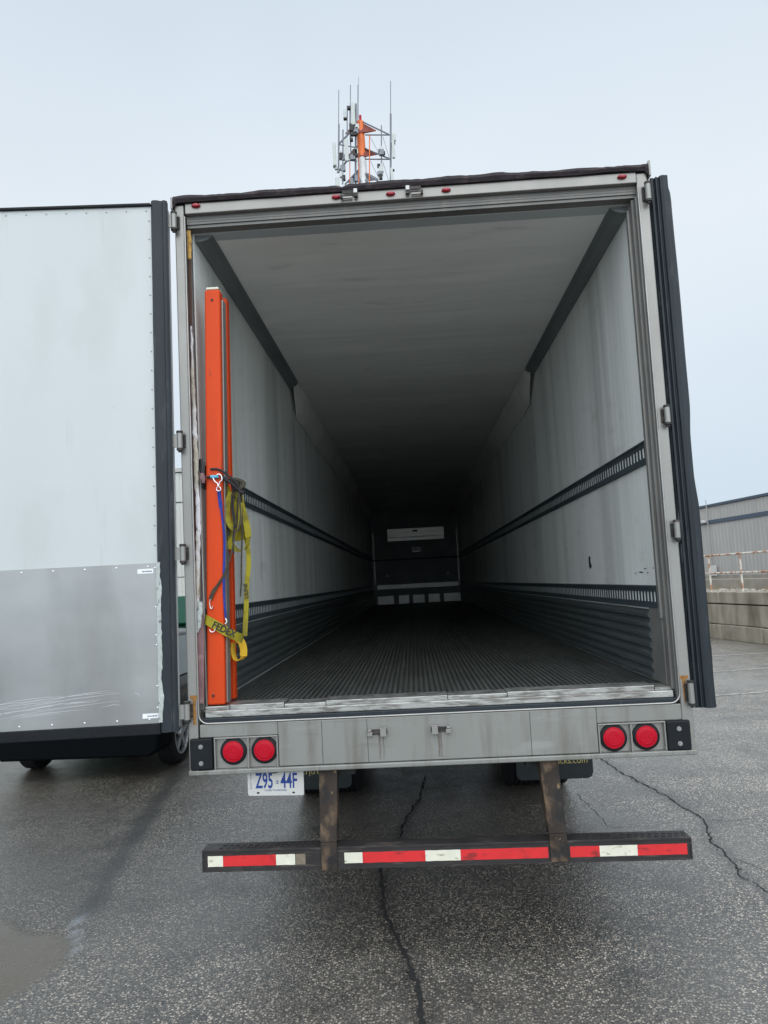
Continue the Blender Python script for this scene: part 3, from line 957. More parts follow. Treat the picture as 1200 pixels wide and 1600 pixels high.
# bright bead round the opening
pth = []
r_ = 0.05
for cx, cz, a0 in ((-1.185, 1.288, 180), (1.181, 1.288, 270), ):
    for i in range(9):
        a = R(a0 + 90 * i / 8)
        pth.append((cx + r_ * math.cos(a), -0.003, cz + r_ * math.sin(a)))
pth = [(-1.240, -0.003, 3.99)] + [(p[0] - 0.005 if p[0] < 0 else p[0] + 0.005, p[1], p[2]) for p in pth] + [(1.240, -0.003, 3.99)]
m = MB(); m.tube(pth, 0.0045, 8); m.build('frame_bead', 'bead', T, smooth='auto')
# lamp boxes
def lamp_box(x0, x1, xd, z0, z1, parent):
    m = MB()
    m.box(x0, x1, 0.014, 0.05, z0, z1, 0)
    for x in (x0, xd, x1):
        m.box(x - 0.004, x + 0.004, -0.008, 0.014, z0, z1, 0)
    m.box(x0 - 0.004, x1 + 0.004, -0.010, 0.014, z1, z1 + 0.007, 0)
    return m.build('lamp_box', 'steel', parent, bevel=0.002)
lamp_box(-1.160, -0.834, -0.985, 1.004, 1.158, T)
lamp_box(0.814, 1.146, 0.976, 1.004, 1.143, T)
def tail_light(x, z):
    m = MB()
    m.disc((x, z), 0.070, 0.0145, 0.004, 40, 0, 0.068)
    m.disc((x, z), 0.068, 0.004, -0.001, 40, 0, 0.058)
    o = m.build('tail_light', 'black', T, smooth='auto')
    m = MB()
    prof_ = [(0.054, -0.0012), (0.0525, -0.004), (0.047, -0.0052), (0.0455, -0.0042), (0.044, -0.0054), (0.033, -0.0062), (0.0315, -0.0052), (0.030, -0.0064), (0.014, -0.0068), (0.0125, -0.0058), (0.011, -0.0069), (0.002, -0.007)]
    m.loft([[(x + r * math.cos(2 * math.pi * k / 40), y, z + r * math.sin(2 * math.pi * k / 40)) for k in range(40)] for r, y in prof_])
    m.build('lens', 'redlens', o, smooth='auto')
for x, z in ((-1.066, 1.090), (-0.903, 1.090), (0.888, 1.076), (1.052, 1.076)):
    tail_light(x, z)
for x0, x1, z0, z1 in ((-1.288, -1.170, 1.006, 1.165), (1.152, 1.270, 1.004, 1.152)):
    m = MB(); m.box(x0, x1, -0.018, 0.03, z0, z1)
    o = m.build('dock_bumper', 'black', T, bevel=0.008)
    for zz in (z0 + 0.035, z1 - 0.04):
        m = MB()
        xc = (x0 + x1) / 2
        m.disc((xc, zz), 0.012, -0.0185, -0.022, 16); m.disc((xc, zz), 0.007, -0.022, -0.026, 8)
        m.build('bolt', 'rivet', o)
# marker lamps
for x, z in ((-1.174, 4.047), (-0.395, 4.040), (-0.096, 4.037), (0.208, 4.036), (1.160, 4.041)):
    m = MB()
    rr = []
    for sc_, y in ((1, -0.004), (0.95, -0.012), (0.7, -0.018), (0.2, -0.021)):
        rr.append([(x + 0.026 * sc_ * math.cos(2 * math.pi * k / 20), y, z + 0.012 * sc_ * math.sin(2 * math.pi * k / 20)) for k in range(20)])
    m.loft(rr)
    m.build('marker_light', 'markerlens', T, smooth='auto')
# lock keepers
def keeper(x, z, flip, mt='steel'):
    f = -1 if flip else 1
    m = MB()
    def bx(a, b, y0, y1, z0, z1, mi=0):
        a, b = sorted((x + f * a, x + f * b))
        m.box(a, b, y0, y1, z + z0, z + z1, mi)
    bx(-0.050, 0.050, -0.010, -0.003, -0.012, 0.014, 1)
    bx(-0.052, -0.026, -0.026, -0.010, -0.018, 0.004, 0)
    bx(-0.050, -0.030, -0.030, -0.010, 0.006, 0.018, 0)
    bx(0.014, 0.046, -0.034, -0.010, -0.020, 0.020, 0)
    bx(0.012, 0.050, -0.036, -0.010, 0.0205, 0.026, 0)
    m.build('lock_keeper', [mt, 'guard'], T, bevel=0.003)
keeper(-0.312, 1.158, False)
keeper(0.012, 1.158, True)
def top_keeper(x, z, flip):
    f = -1 if flip else 1
    m = MB()
    def bx(a, b, y0, y1, z0, z1, mi=0):
        a, b = sorted((x + f * a, x + f * b))
        m.box(a, b, y0, y1, z + z0, z + z1, mi)
    bx(-0.045, 0.040, -0.024, -0.019, 0.002, 0.022, 1)
    bx(-0.045, 0.010, -0.022, -0.012, -0.022, -0.012, 0)
    bx(-0.055, -0.043, -0.034, -0.012, -0.026, -0.004, 1)
    bx(0.018, 0.038, -0.034, -0.018, 0.000, 0.024, 2)
    bx(0.018, 0.040, -0.030, -0.012, -0.020, -0.003, 1)
    m.build('lock_keeper', ['steel', 'guard', 'plate'], T, bevel=0.002)
top_keeper(-0.315, 4.044, False)
top_keeper(0.026, 4.040, True)

# hinges: knuckle on the post, leaf to the door
def hinge(x, z, h, leaf_dir, bent=False):
    m = MB()
    m.tube([(x, -0.028, z - h / 2 + 0.012), (x, -0.028, z + h / 2 - 0.012)], 0.0155, 14)
    for zz in (z - h / 2, z + h / 2 - 0.012):
        m.tube([(x, -0.028, zz), (x, -0.028, zz + 0.012)], 0.0175, 14, 1)
    m.tube([(x, -0.028, z - h / 2 - 0.010), (x, -0.028, z - h / 2)], 0.010, 10, 1)
    xa, xb_ = sorted((x, x - leaf_dir * 0.024))
    m.box(xa, xb_, -0.010, -0.001, z - h / 2 + 0.018, z + h / 2 - 0.018, 1)
    if leaf_dir < 0:
        m.box(x - 0.042, x, -0.034, -0.026, z - h / 2 + 0.016, z + h / 2 - 0.016, 0)
    m.build('hinge', ['steel', 'guard'], T, smooth='auto')
for z, h in ((3.955, 0.105), (2.732, 0.105), (2.128, 0.10), (1.308, 0.105)):
    hinge(-1.292, z, h, -1)
for z, h in ((3.935, 0.11), (2.717, 0.105), (2.115, 0.105), (1.288, 0.125)):
    hinge(1.284, z, h, 1)
# rust bleeding round the lowest hinges
for s, z0, z1 in ((-1, 1.235, 1.385), (1, 1.24, 1.372)):
    m = MB()
    c0 = 1.262
    rings = []
    for i in range(20):
        z = z0 + (z1 - z0) * i / 19
        w = 0.007 + 0.006 * abs(nsn(z * 40, s)) + (0.014 if i > 16 else 0)
        xc = c0 + 0.003 * nsn(z * 30, s * 4)
        rings.append([(s * (xc - w), -0.0012, z), (s * (xc + w), -0.0012, z), (s * (xc + w), -0.0004, z), (s * (xc - w), -0.0004, z)])
    m.loft(rings)
    m.build('rust_stain', 'rustspot', T)

# ---- left door, swung right round beside the body
phi = R(4.0)
dX = Vector((-math.cos(phi), -math.sin(phi), 0))     # from hinge side outwards
dN = Vector((math.sin(phi), -math.cos(phi), 0))      # inner face normal, towards the viewer
hx = Vector((-1.325, -0.040, 0))
def dp(u, n, z):
    lean = 0.0115 * (z - 1.25) / 2.8 * 1.0
    return hx + dX * (u - lean * -1.0 * 0.0) + dN * n + Vector((0.014 * (z - 1.25) / 2.8, 0, z))
def dbox(mb, u0, u1, n0, n1, z0, z1, mi=0):
    return mb.hexa([dp(u0, n0, z0), dp(u1, n0, z0), dp(u1, n1, z0), dp(u0, n1, z0), dp(u0, n0, z1), dp(u1, n0, z1), dp(u1, n1, z1), dp(u0, n1, z1)], mi)
m = MB()
dbox(m, 0.020, 1.245, -0.085, -0.01, 1.225, 4.045)
LD = m.build('left_door', 'skin', T, bevel=0.004)
m = MB()
dbox(m, 0.100, 1.175, -0.009, 0.002, 2.07, 4.036, 0)
for i in range(10):
    m.dome(dp(0.125 + i * 0.108, 0.002, 4.012), dN, 0.0052, 1)
for i in range(18):
    m.dome(dp(0.112, 0.002, 3.955 - i * 0.1045), dN, 0.0052, 1)
m.build('inner_panel', ['door_white', 'rivet'], LD)
m = MB()
dbox(m, 0.100, 1.180, 0.0025, 0.006, 1.262, 2.085, 0)
for i in range(7):
    m.dome(dp(0.150 + i * 0.163, 0.006, 2.068 - 0.0 * i), dN, 0.0058, 1)
    m.dome(dp(0.155 + i * 0.165, 0.006, 1.282), dN, 0.0058, 1)
for z in (2.06, 1.855, 1.71, 1.66, 1.45, 1.34):
    m.dome(dp(0.113, 0.006, z), dN, 0.0055, 1)
# scratches
random.seed(11)
for (u0, z0, u1, z1) in ((0.95, 1.385, 0.33, 1.432), (0.90, 1.365, 0.30, 1.425), (0.93, 1.352, 0.40, 1.395), (0.97, 1.372, 0.62, 1.402), (0.85, 1.338, 0.30, 1.384),
                         (0.92, 1.326, 0.48, 1.348), (0.96, 1.343, 0.70, 1.362), (0.40, 1.357, 0.30, 1.362), (0.20, 1.40, 0.23, 1.42), (0.85, 1.322, 0.60, 1.335),
                         (1.15, 1.372, 0.70, 1.412), (1.15, 1.350, 0.80, 1.378), (1.12, 1.335, 0.86, 1.350), (0.98, 1.392, 0.60, 1.426), (0.70, 1.398, 0.36, 1.440), (0.78, 1.362, 0.50, 1.390), (0.60, 1.376, 0.42, 1.386)):
    pts_ = []
    for i in range(12):
        t = i / 11
        pts_.append(dp(u0 + (u1 - u0) * t, 0.0068, z0 + (z1 - z0) * t + 0.006 * math.sin(t * 3.1) + 0.003 * nsn(t * 4, z0 * 50)))
    m.ribbon(pts_, [0.0006 + 0.0022 * abs(math.sin(math.pi * i / 11 + 0.4 * nsn(i, z0 * 90))) * (0.4 + 0.8 * abs(nsn(i * 1.7, u0 * 40))) for i in range(12)], 0.0006, side=(0, 0, 1), mi=2)
m.build('kick_plate', ['kick', 'rivet2', 'scratch'], LD)
# stickers
for u0, z0 in ((0.122, 2.032), (0.108, 1.288)):
    m = MB(); dbox(m, u0, u0 + 0.082, 0.0062, 0.0070, z0, z0 + 0.024)
    o = m.build('sticker', 'sticker', LD)
    m = MB()
    x = 0.008
    while x < 0.055:
        w = random.uniform(0.003, 0.007)
        dbox(m, u0 + x, u0 + x + w, 0.0070, 0.0074, z0 + 0.008, z0 + 0.014); x += w + 0.0025
    m.build('small_print', 'guard', o)
# seals: wide grey-black gasket on the hinge side, thin ones elsewhere
def door_gasket(f, sgn_z=1):
    m = MB()
    rings = []
    for i in range(41):
        z = 1.215 + (4.06 - 1.215) * i / 40
        j = 0.0022 * nsn(z * 2.6, 4)
        pr = [(-0.004, -0.02), (-0.006 + j, 0.012), (0.004, 0.020), (0.018, 0.022), (0.024, 0.014), (0.034, 0.016), (0.060, 0.026 + j), (0.082, 0.024), (0.096 + j, 0.012), (0.099 + j, 0.0), (0.099, -0.02)]
        rings.append([f(0.016 + u * 0.85, n, z) for u, n in pr])
    m.loft(rings)
    return m
door_gasket(dp).build('door_gasket', 'rubber', LD, smooth='auto')
m = MB()
dbox(m, 0.100, 1.175, -0.0085, 0.016, 4.0365, 4.052, 0)
dbox(m, 0.100, 1.240, -0.0085, 0.012, 1.205, 1.2615, 0)
dbox(m, 1.182, 1.245, -0.0085, 0.018, 1.262, 4.05, 0)
m.build('edge_gasket', 'black', LD, bevel=0.004)
# torn sealant along kick plate edge
m = MB()
rings = []
for i in range(90):
    z = 1.268 + 0.82 * i / 89
    w = 0.020 + 0.010 * nsn(z * 9, 2) + 0.006 * nsn(z * 34, 5)
    w2 = 0.004 * nsn(z * 20, 8)
    rings.append([dp(0.102 + w2, 0.0062, z), dp(0.100 - w, 0.023, z), dp(0.100 - w, 0.027, z), dp(0.101, 0.029 + w2 * 0.5, z), dp(0.108 + w2, 0.010, z)])
m.loft(rings)
m.build('sealant_smear', 'sealant', LD, smooth='auto')
m = MB(); dbox(m, 1.13, 1.20, -0.05, 0.03, 4.053, 4.085); m.build('lock_cam', 'guard', LD, bevel=0.008)

# ---- right door, folded back along the side
psi = R(19.0)
eX = Vector((math.sin(psi), math.cos(psi), 0))       # from front edge away from the viewer
eN = Vector((math.cos(psi), -math.sin(psi), 0))      # inner face, pointing right
ex0 = Vector((1.325, 0.02, 0))
def ep(u, n, z):
    return ex0 + eX * u + eN * n + Vector((0, 0, z))
def ebox(mb, u0, u1, n0, n1, z0, z1, mi=0):
    return mb.hexa([ep(u0, n0, z0), ep(u1, n0, z0), ep(u1, n1, z0), ep(u0, n1, z0), ep(u0, n0, z1), ep(u1, n0, z1), ep(u1, n1, z1), ep(u0, n1, z1)], mi)
m = MB()
ebox(m, 0.03, 1.24, 0.002, 0.060, 1.24, 4.03, 0)
RD = m.build('right_door', 'skin', T, bevel=0.004)
m = MB()
ebox(m, 0.10, 1.20, 0.0605, 0.072, 1.27, 4.0, 0)
m.build('inner_panel', 'door_white', RD)
m = MB()
ebox(m, 0.085, 1.20, 0.0725, 0.082, 1.285, 2.02, 0)
for z in (1.36, 1.50, 1.66, 1.82, 1.97):
    m.dome(ep(0.09, 0.082, z), eN, 0.008, 1)
m.build('kick_plate', ['kick', 'rivet2'], RD)
m = MB()
rings = []
for i in range(61):
    z = 1.205 + (4.035 - 1.205) * i / 60
    j = 0.004 * nsn(z * 1.7, 11)
    k_ = 0.006 * nsn(z * 5, 14) if z < 1.5 else 0.0
    top = max(0, (z - 3.93) / 0.1)
    out_ = 0.092 + j + k_ - 0.02 * top
    if 2.25 < z < 2.75:
        out_ -= 0.012 * math.sin((z - 2.25) / 0.5 * math.pi)
    pr = [(0.10, 0.001), (0.03, -0.004), (0.004, -0.010 + j), (-0.006, -0.004), (-0.004, 0.006), (0.006, 0.010), (0.004, 0.014), (-0.008, 0.020), (-0.006, 0.026), (0.003, 0.029), (0.002, 0.034),
          (-0.010, 0.042), (-0.012, 0.058 + j), (-0.006, 0.064), (-0.004, 0.072), (0.004, 0.082 + j), (0.02, out_), (0.07, out_), (0.085, 0.061)]
    rings.append([ep(u, n, z) for u, n in pr])
m.loft(rings)
m.build('door_gasket', 'rubber', RD, smooth='auto')
m = MB()
rings = []
for i in range(50):
    z = 1.24 + 2.68 * i / 49
    a = 0.004 * math.sin(z * 37) + 0.003 * nsn(z * 12, 3)
    rings.append([(1.298 + a, 0.03, z), (1.312 + a, 0.012, z), (1.318, 0.03, z), (1.312, 0.05, z)])
m.loft(rings)
m.build('hinge_seal', 'rubber', RD, smooth='auto')
m = MB()
ebox(m, 0.20, 0.235, 0.083, 0.10, 2.00, 2.045, 0); ebox(m, 0.20, 0.235, 0.083, 0.10, 1.965, 1.992, 0); ebox(m, 0.21, 0.225, 0.083, 0.092, 1.90, 2.06, 0)
m.build('holdback_latch', 'guard', RD, bevel=0.003)

# ---- licence plate
PLm = MB()
pc = [(-1.012, 0.062, 0.846), (-0.720, 0.062, 0.838), (-0.715, 0.045, 0.990), (-1.004, 0.045, 0.998)]
rx = (Vector(pc[1]) - Vector(pc[0])).normalized()
uz = (Vector(pc[3]) - Vector(pc[0]))
uz = (uz - rx * uz.dot(rx)).normalized()
pn = rx.cross(uz)
po = Vector(pc[0])
def pp(a, b, c=0.0):
    return po + rx * a + uz * b + pn * c
outl = []
for cx, cz, a0 in ((0.285, 0.014, 270), (0.285, 0.138, 0), (0.014, 0.138, 90), (0.014, 0.014, 180)):
    for i in range(5):
        a = R(a0 + 90 * i / 4)
        outl.append((cx + 0.012 * math.cos(a), cz + 0.012 * math.sin(a)))
PLm.loft([[pp(a, b, -0.0015) for a, b in outl], [pp(a, b, 0.0015) for a, b in outl]])
PL = PLm.build('license_plate', 'plate', T)
lettering('Z95', 0.112, 'plateblue', PL, pp(0.044, 0.043, 0.0018), rx, uz, 0.50, bold=0.0021)
lettering('44F', 0.112, 'plateblue', PL, pp(0.176, 0.043, 0.0018), rx, uz, 0.53, bold=0.0021)
lettering('ONTARIO', 0.026, 'plateblue', PL, pp(0.148, 0.124, 0.0018), rx, uz, 0.95, align='CENTER', bold=0.0003)
lettering('YOURS TO DISCOVER', 0.0125, 'plateblue', PL, pp(0.148, 0.026, 0.0018), rx, uz, 0.95, align='CENTER')
lettering('T\nR\nA\nI\nL\nE\nR', 0.0135, 'plateblue', PL, pp(0.020, 0.119, 0.0018), rx, uz, 0.9, align='CENTER')
m = MB()  # small crown between the groups
for a, b, w, h in ((0.151, 0.064, 0.014, 0.004), (0.151, 0.071, 0.0025, 0.008), (0.156, 0.071, 0.004, 0.012), (0.1625, 0.071, 0.0025, 0.008)):
    m.add([pp(a, b, 0.002), pp(a + w, b, 0.002), pp(a + w, b + h, 0.002), pp(a, b + h, 0.002)], [(0, 1, 2, 3)])
m.build('crown_mark', 'plateblue', PL)
for a in (0.056, 0.242):
    m = MB()
    c = pp(a, 0.0165, 0.0018)
    m.add([c + rx * 0.008 * math.cos(2 * math.pi * k / 12) + uz * 0.005 * math.sin(2 * math.pi * k / 12) for k in range(12)], [tuple(range(12))])
    m.build('bolt_hole', 'ink', PL)
m = MB(); m.tube([pp(0.145, 0.150, 0.010), pp(0.145, 0.128, 0.012)], 0.022, 12); m.build('plate_lamp', 'black', PL, smooth='auto')
for x in (-0.96, -0.77):
    m = MB(); m.box(x - 0.02, x + 0.02, 0.064, 0.08, 0.93, 1.0); m.build('plate_bracket', 'guard', PL)

# ---- underride guard
G = MB()
def gz(x):
    return 0.5915 - (x + 1.245) * 0.0105
def gbox(mb, x0, x1, y0, y1, a, b, mi=0):
    mb.hexa([(x0, y0, gz(x0) + a), (x1, y0, gz(x1) + a), (x1, y1, gz(x1) + a), (x0, y1, gz(x0) + a),
             (x0, y0, gz(x0) + b), (x1, y0, gz(x1) + b), (x1, y1, gz(x1) + b), (x0, y1, gz(x0) + b)], mi)
gbox(G, -1.243, 1.232, 0.0, 0.102, -0.098, 0.010)
UG = G.build('underride_bar', 'guard', T, bevel=0.004)
m = MB()
gbox(m, -1.243, 1.232, -0.0045, -0.0005, 0.000, 0.010)
gbox(m, -1.243, 1.232, -0.0045, -0.0005, -0.098, -0.090)
gbox(m, -1.243, -1.235, -0.0045, -0.0005, -0.0895, -0.0005)
gbox(m, 1.224, 1.232, -0.0045, -0.0005, -0.0895, -0.0005)
for x0, x1 in ((-1.16, -0.66), (0.72, 1.20)):
    x = x0
    while x < x1:
        gbox(m, x, x + 0.018, 0.02, 0.034, 0.0105, 0.0135)
        gbox(m, x + 0.012, x + 0.030, 0.055, 0.069, 0.0105, 0.0135)
        x += 0.034
m.build('bar_flange', 'guard', UG, bevel=0.001)
def upright(pts_bottom, pts_top, name='upright'):
    m = MB()
    (x0, x1), (t0, t1) = pts_bottom, pts_top
    yb0, yb1, yt0, yt1 = -0.012, -0.0055, -0.004, 0.08
    m.hexa([(x0, -0.014, 0.482), (x1, -0.014, 0.482), (x1, -0.0052, 0.482), (x0, -0.0052, 0.482),
            (x0 - 0.002, -0.014, 0.62), (x1 + 0.002, -0.014, 0.62), (x1 + 0.002, -0.0052, 0.62), (x0 - 0.002, -0.0052, 0.62)])
    m.hexa([(x0 - 0.002, -0.014, 0.6205), (x1 + 0.002, -0.014, 0.6205), (x1 + 0.002, 0.075, 0.606), (x0 - 0.002, 0.075, 0.606),
            (t0, 0.02, 0.977), (t1, 0.02, 0.977), (t1, 0.11, 0.977), (t0, 0.11, 0.977)])
    return m.build(name, 'rust', UG, bevel=0.005)
upright((-0.628, -0.548), (-0.628, -0.531))
upright((0.528, 0.612), (0.506, 0.602))
def tape(x0, x1, material):
    m = MB()
    n_ = 10
    rings = []
    for i in range(n_ + 1):
        x = x0 + (x1 - x0) * i / n_
        e = 0.0016 * nsn(x * 30, 3)
        rings.append([(x, -0.0016, gz(x) - 0.072 + e), (x, -0.0016, gz(x) - 0.020 - e), (x, -0.0004, gz(x) - 0.020 - e), (x, -0.0004, gz(x) - 0.072 + e)])
    m.loft(rings)
    m.build('reflective_tape', material, UG)
for x0, x1, c in ((-1.214, -1.136, 'whitetape'), (-1.1355, -0.863, 'redtape'), (-0.8625, -0.764, 'whitetape'), (-0.760, -0.712, 'residue'),
                  (-0.512, -0.420, 'whitetape'), (-0.4195, -0.101, 'redtape'), (-0.1005, 0.077, 'whitetape'), (0.0775, 0.518, 'redtape'),
                  (0.628, 0.774, 'redtape'), (0.7745, 0.962, 'whitetape'), (0.9625, 1.208, 'redtape')):
    tape(x0, x1, c)

# ---- running gear
def wheel_mesh(name, parent, x0, x1, y, z, r, rim_r):
    """a tyre from x0 to x1 with tread grooves; its rim is a child"""
    m = MB()
    w = x1 - x0
    n_ = 48
    prof = [(0, rim_r), (0, r * 0.80), (0.03 * w, r * 0.93), (0.10 * w, r * 0.985), (0.13 * w, r)]
    g = [0.27, 0.42, 0.58, 0.73]
    for q in g:
        prof += [((q - 0.02) * w, r), ((q - 0.018) * w, r - 0.012), ((q + 0.018) * w, r - 0.012), ((q + 0.02) * w, r)]
    prof += [(0.87 * w, r), (0.90 * w, r * 0.985), (0.97 * w, r * 0.93), (w, r * 0.80), (w, rim_r)]
    rings = [[(x0 + a, y + b * math.cos(2 * math.pi * k / n_), z + b * math.sin(2 * math.pi * k / n_)) for k in range(n_)] for a, b in prof]
    m.loft(rings, cap=False)
    o = m.build(name, 'tyre', parent, smooth='auto')
    m = MB()
    rr = [(0.02 * w, rim_r), (0.03 * w, rim_r * 0.92), (0.35 * w, rim_r * 0.86), (0.38 * w, rim_r * 0.3), (0.2 * w, rim_r * 0.25), (0.2 * w, 0.01)]
    for fl in (0, 1):
        rings = [[((x1 - a if fl else x0 + a), y + b * math.cos(2 * math.pi * k / 32), z + b * math.sin(2 * math.pi * k / 32)) for k in range(32)] for a, b in rr]
        m.loft(rings, cap=False)
    m.build('rim', 'rim', o, smooth='auto')
    return o
for ya in (3.18, 4.42):
    for a, b in ((-1.235, -0.955), (-0.925, -0.645), (0.645, 0.925), (0.945, 1.225)):
        wheel_mesh('wheel', T, a, b, ya, 0.50, 0.502, 0.29)
    m = MB(); m.tube([(-1.1, ya, 0.5), (1.1, ya, 0.5)], 0.07, 12); m.build('axle', 'chassis', T, smooth='auto')
m = MB()
for x in (-0.5, 0.5):
    m.box(x - 0.05, x + 0.05, 0.12, 15.5, 0.92, 1.0)
    m.box(x - 0.06, x + 0.06, 2.5, 5.4, 0.62, 0.919)
y = 0.2
while y < 15.6:
    m.box(-1.24, 1.24, y, y + 0.06, 1.001, 1.10); y += 0.4
m.box(-1.24, 1.24, 0.10, L_, 1.101, 1.178)
m.build('underframe', 'chassis', T)
for x in (-0.7, 0.7):
    m = MB()
    m.box(x - 0.06, x + 0.06, 12.6, 12.72, 0.1, 1.0); m.box(x - 0.16, x + 0.16, 12.5, 12.82, 0.0, 0.098)
    m.build('landing_gear', 'chassis', T)
for x0, x1, side in ((-1.300, -0.685, 0), (0.676, 1.303, 1)):
    m = MB()
    c_ = 0.045
    poly = [(x0 + c_, 0.240), (x1 - c_, 0.240), (x1 - c_ * 0.3, 0.240 + c_ * 0.3), (x1, 0.240 + c_), (x1, 0.975), (x0, 0.975), (x0, 0.240 + c_), (x0 + c_ * 0.3, 0.240 + c_ * 0.3)]
    m.prism(poly, 2.35, 2.36)
    o = m.build('mud_flap', 'mudflap', T, bevel=0.003)
    lettering('www.rjtrucks.com', 0.075, 'amber', o, (x0 + 0.065, 2.3485, 0.365), (1, 0, 0), (0, 0, 1), 0.93)
    m = MB(); m.box(x0, x1, 2.362, 2.39, 0.94, 1.0); m.build('flap_bracket', 'chassis', o)
# marks on the right-hand liner
m = MB()
poly = [(1.575, 2.035), (1.62, 2.035), (1.625, 1.96), (1.60, 1.945), (1.555, 1.96), (1.585, 2.0)]
m.prism(poly, W_ - 0.004, W_ - 0.0006, 'x')
m.build('liner_tear', 'ink', T)
for (y, z, l_, t_) in ((0.42, 1.905, 0.10, 0.009), (0.34, 1.925, 0.05, 0.006), (0.30, 1.900, 0.035, 0.007), (0.52, 1.900, 0.05, 0.004), (0.20, 1.925, 0.02, 0.008)):
    m = MB()
    m.prism([(y - l_ / 2, z), (y, z + t_ / 2), (y + l_ / 2, z + 0.002), (y, z - t_ / 2)], W_ - 0.002, W_ - 0.0006, 'x')
    m.build('liner_scuff', 'track', T)

# ================================================================== ORANGE BEAMS
B1 = thing('steel_beam', 'wide orange steel beam standing upright just inside the left door post', 'beam', (-1.145, 0.07, 1.32), 'orange beams strapped inside the left wall')
m = MB()
def beam(mb, xt0, xt1, xb0, xb1, y0, y1, zt, zb, mi=0):
    mb.hexa([(xb0, y0, zb), (xb1, y0, zb), (xb1, y1, zb), (xb0, y1, zb), (xt0, y0, zt), (xt1, y0, zt), (xt1, y1, zt), (xt0, y1, zt)], mi)
beam(m, -1.158, -1.073, -1.211, -1.115, 0.055, 0.125, 3.590, 1.322)
m.build('beam_body', 'orange', B1, bevel=0.010, seg=3)
m = MB()
beam(m, -1.150, -1.080, -1.150, -1.080, 0.058, 0.122, 3.606, 3.5915)
m.build('end_cap', 'whitetape', B1, bevel=0.005)
m = MB()
m.disc((-1.176, 1.372), 0.007, 0.0545, 0.050, 12)
m.build('bolt', 'guard', B1)
m = MB()
m.disc((-1.116, 3.53), 0.006, 0.0545, 0.050, 12)
m.build('bolt', 'guard', B1)
m = MB()
beam(m, -1.0715, -1.064, -1.1135, -1.1065, 0.085, 0.15, 3.54, 1.33)
m.build('metal_strip', 'steel', B1)
B2 = thing('steel_beam', 'narrow orange steel beam leaning on the left wall behind the wide orange one', 'beam', (-1.10, 0.35, 1.31), 'orange beams strapped inside the left wall')
m = MB()
beam(m, -1.140, -1.094, -1.178, -1.122, 0.30, 0.36, 3.640, 1.310)
m.build('beam_body', 'orange', B2, bevel=0.009, seg=3)
m = MB()
beam(m, -1.160, -1.1415, -1.200, -1.1845, 0.31, 0.35, 3.60, 1.34)
m.build('metal_strip', 'track', B2)

# ================================================================== STRAPS
def sh(pts, y=None, dxx=0.0):
    return [(p[0] + dxx, p[1] if y is None else y, p[2]) for p in pts]
k0 = 0.97
def P3(pts, y):
    """slide points given at y=.12 along the line to the eye so they sit at depth y"""
    c = Vector((-0.08608, -3.80374, 1.92284))
    out = []
    for x, z in pts:
        d = Vector((x, 0.12, z)) - c
        t = (y - c.y) / d.y
        out.append(tuple(c + d * t))
    return out
YS = thing('ratchet_strap', 'looped yellow ratchet strap hanging from the knot beside the orange beams', 'strap', (-1.03, 0.12, 1.9))
m = MB()
p = smooth_path(P3([(-1.093, 2.486), (-1.073, 2.439), (-1.050, 2.385), (-1.038, 2.327), (-1.051, 2.261), (-1.074, 2.195), (-1.092, 2.150)], 0.13))
m.ribbon(p, 0.046, 0.003, side=[(1, -0.3 + 0.02 * i, 0.2) for i in range(len(p))])
m.build('folded_web', 'yellow', YS)
tb = P3([(-1.108, 2.150)], 0.11)[0]
lettering('FEDEX', 0.050, 'ink', YS, tb, (0.36, 0, 0.93), (-0.93, 0, 0.36), 0.85, bold=0.0012)
m = MB()
p = smooth_path(P3([(-1.030, 2.47), (-1.012, 2.40), (-0.986, 2.30), (-0.977, 2.235), (-0.977, 2.187), (-0.991, 2.148), (-1.023, 2.135), (-1.051, 2.147), (-1.068, 2.185)], 0.16))
m.ribbon(p, 0.040, 0.003, side=[(1, 0.9, 0.1) if i < 22 else (0.3, 1, 0.3) for i in range(len(p))])
p = smooth_path(P3([(-1.03, 2.46), (-1.04, 2.36), (-1.030, 2.26), (-1.02, 2.19)], 0.18))
m.ribbon(p, 0.052, 0.003, side=(1, 0.3, 0))
p = smooth_path(P3([(-1.062, 2.46), (-1.085, 2.38), (-1.078, 2.29), (-1.045, 2.25), (-1.022, 2.30), (-1.012, 2.40)], 0.10))
m.ribbon(p, 0.030, 0.003, side=[(1, 0.2 + 0.04 * i, 0.15) for i in range(len(p))])
m.build('loop_web', 'yellow', YS)
m = MB()
p = smooth_path(P3([(-1.010, 2.44), (-0.996, 2.33), (-0.981, 2.169), (-0.978, 2.064), (-0.992, 1.95), (-1.000, 1.822), (-1.013, 1.672)], 0.19))
m.ribbon(p, 0.027, 0.003, side=(1, 0.6, 0))
m.build('tail_web', 'yellow', YS)
lettering('ULINE', 0.030, 'ink', YS, P3([(-0.985, 1.875)], 0.165)[0], (-0.06, 0, 1), (-1, 0, -0.06), 1.0, bold=0.001)

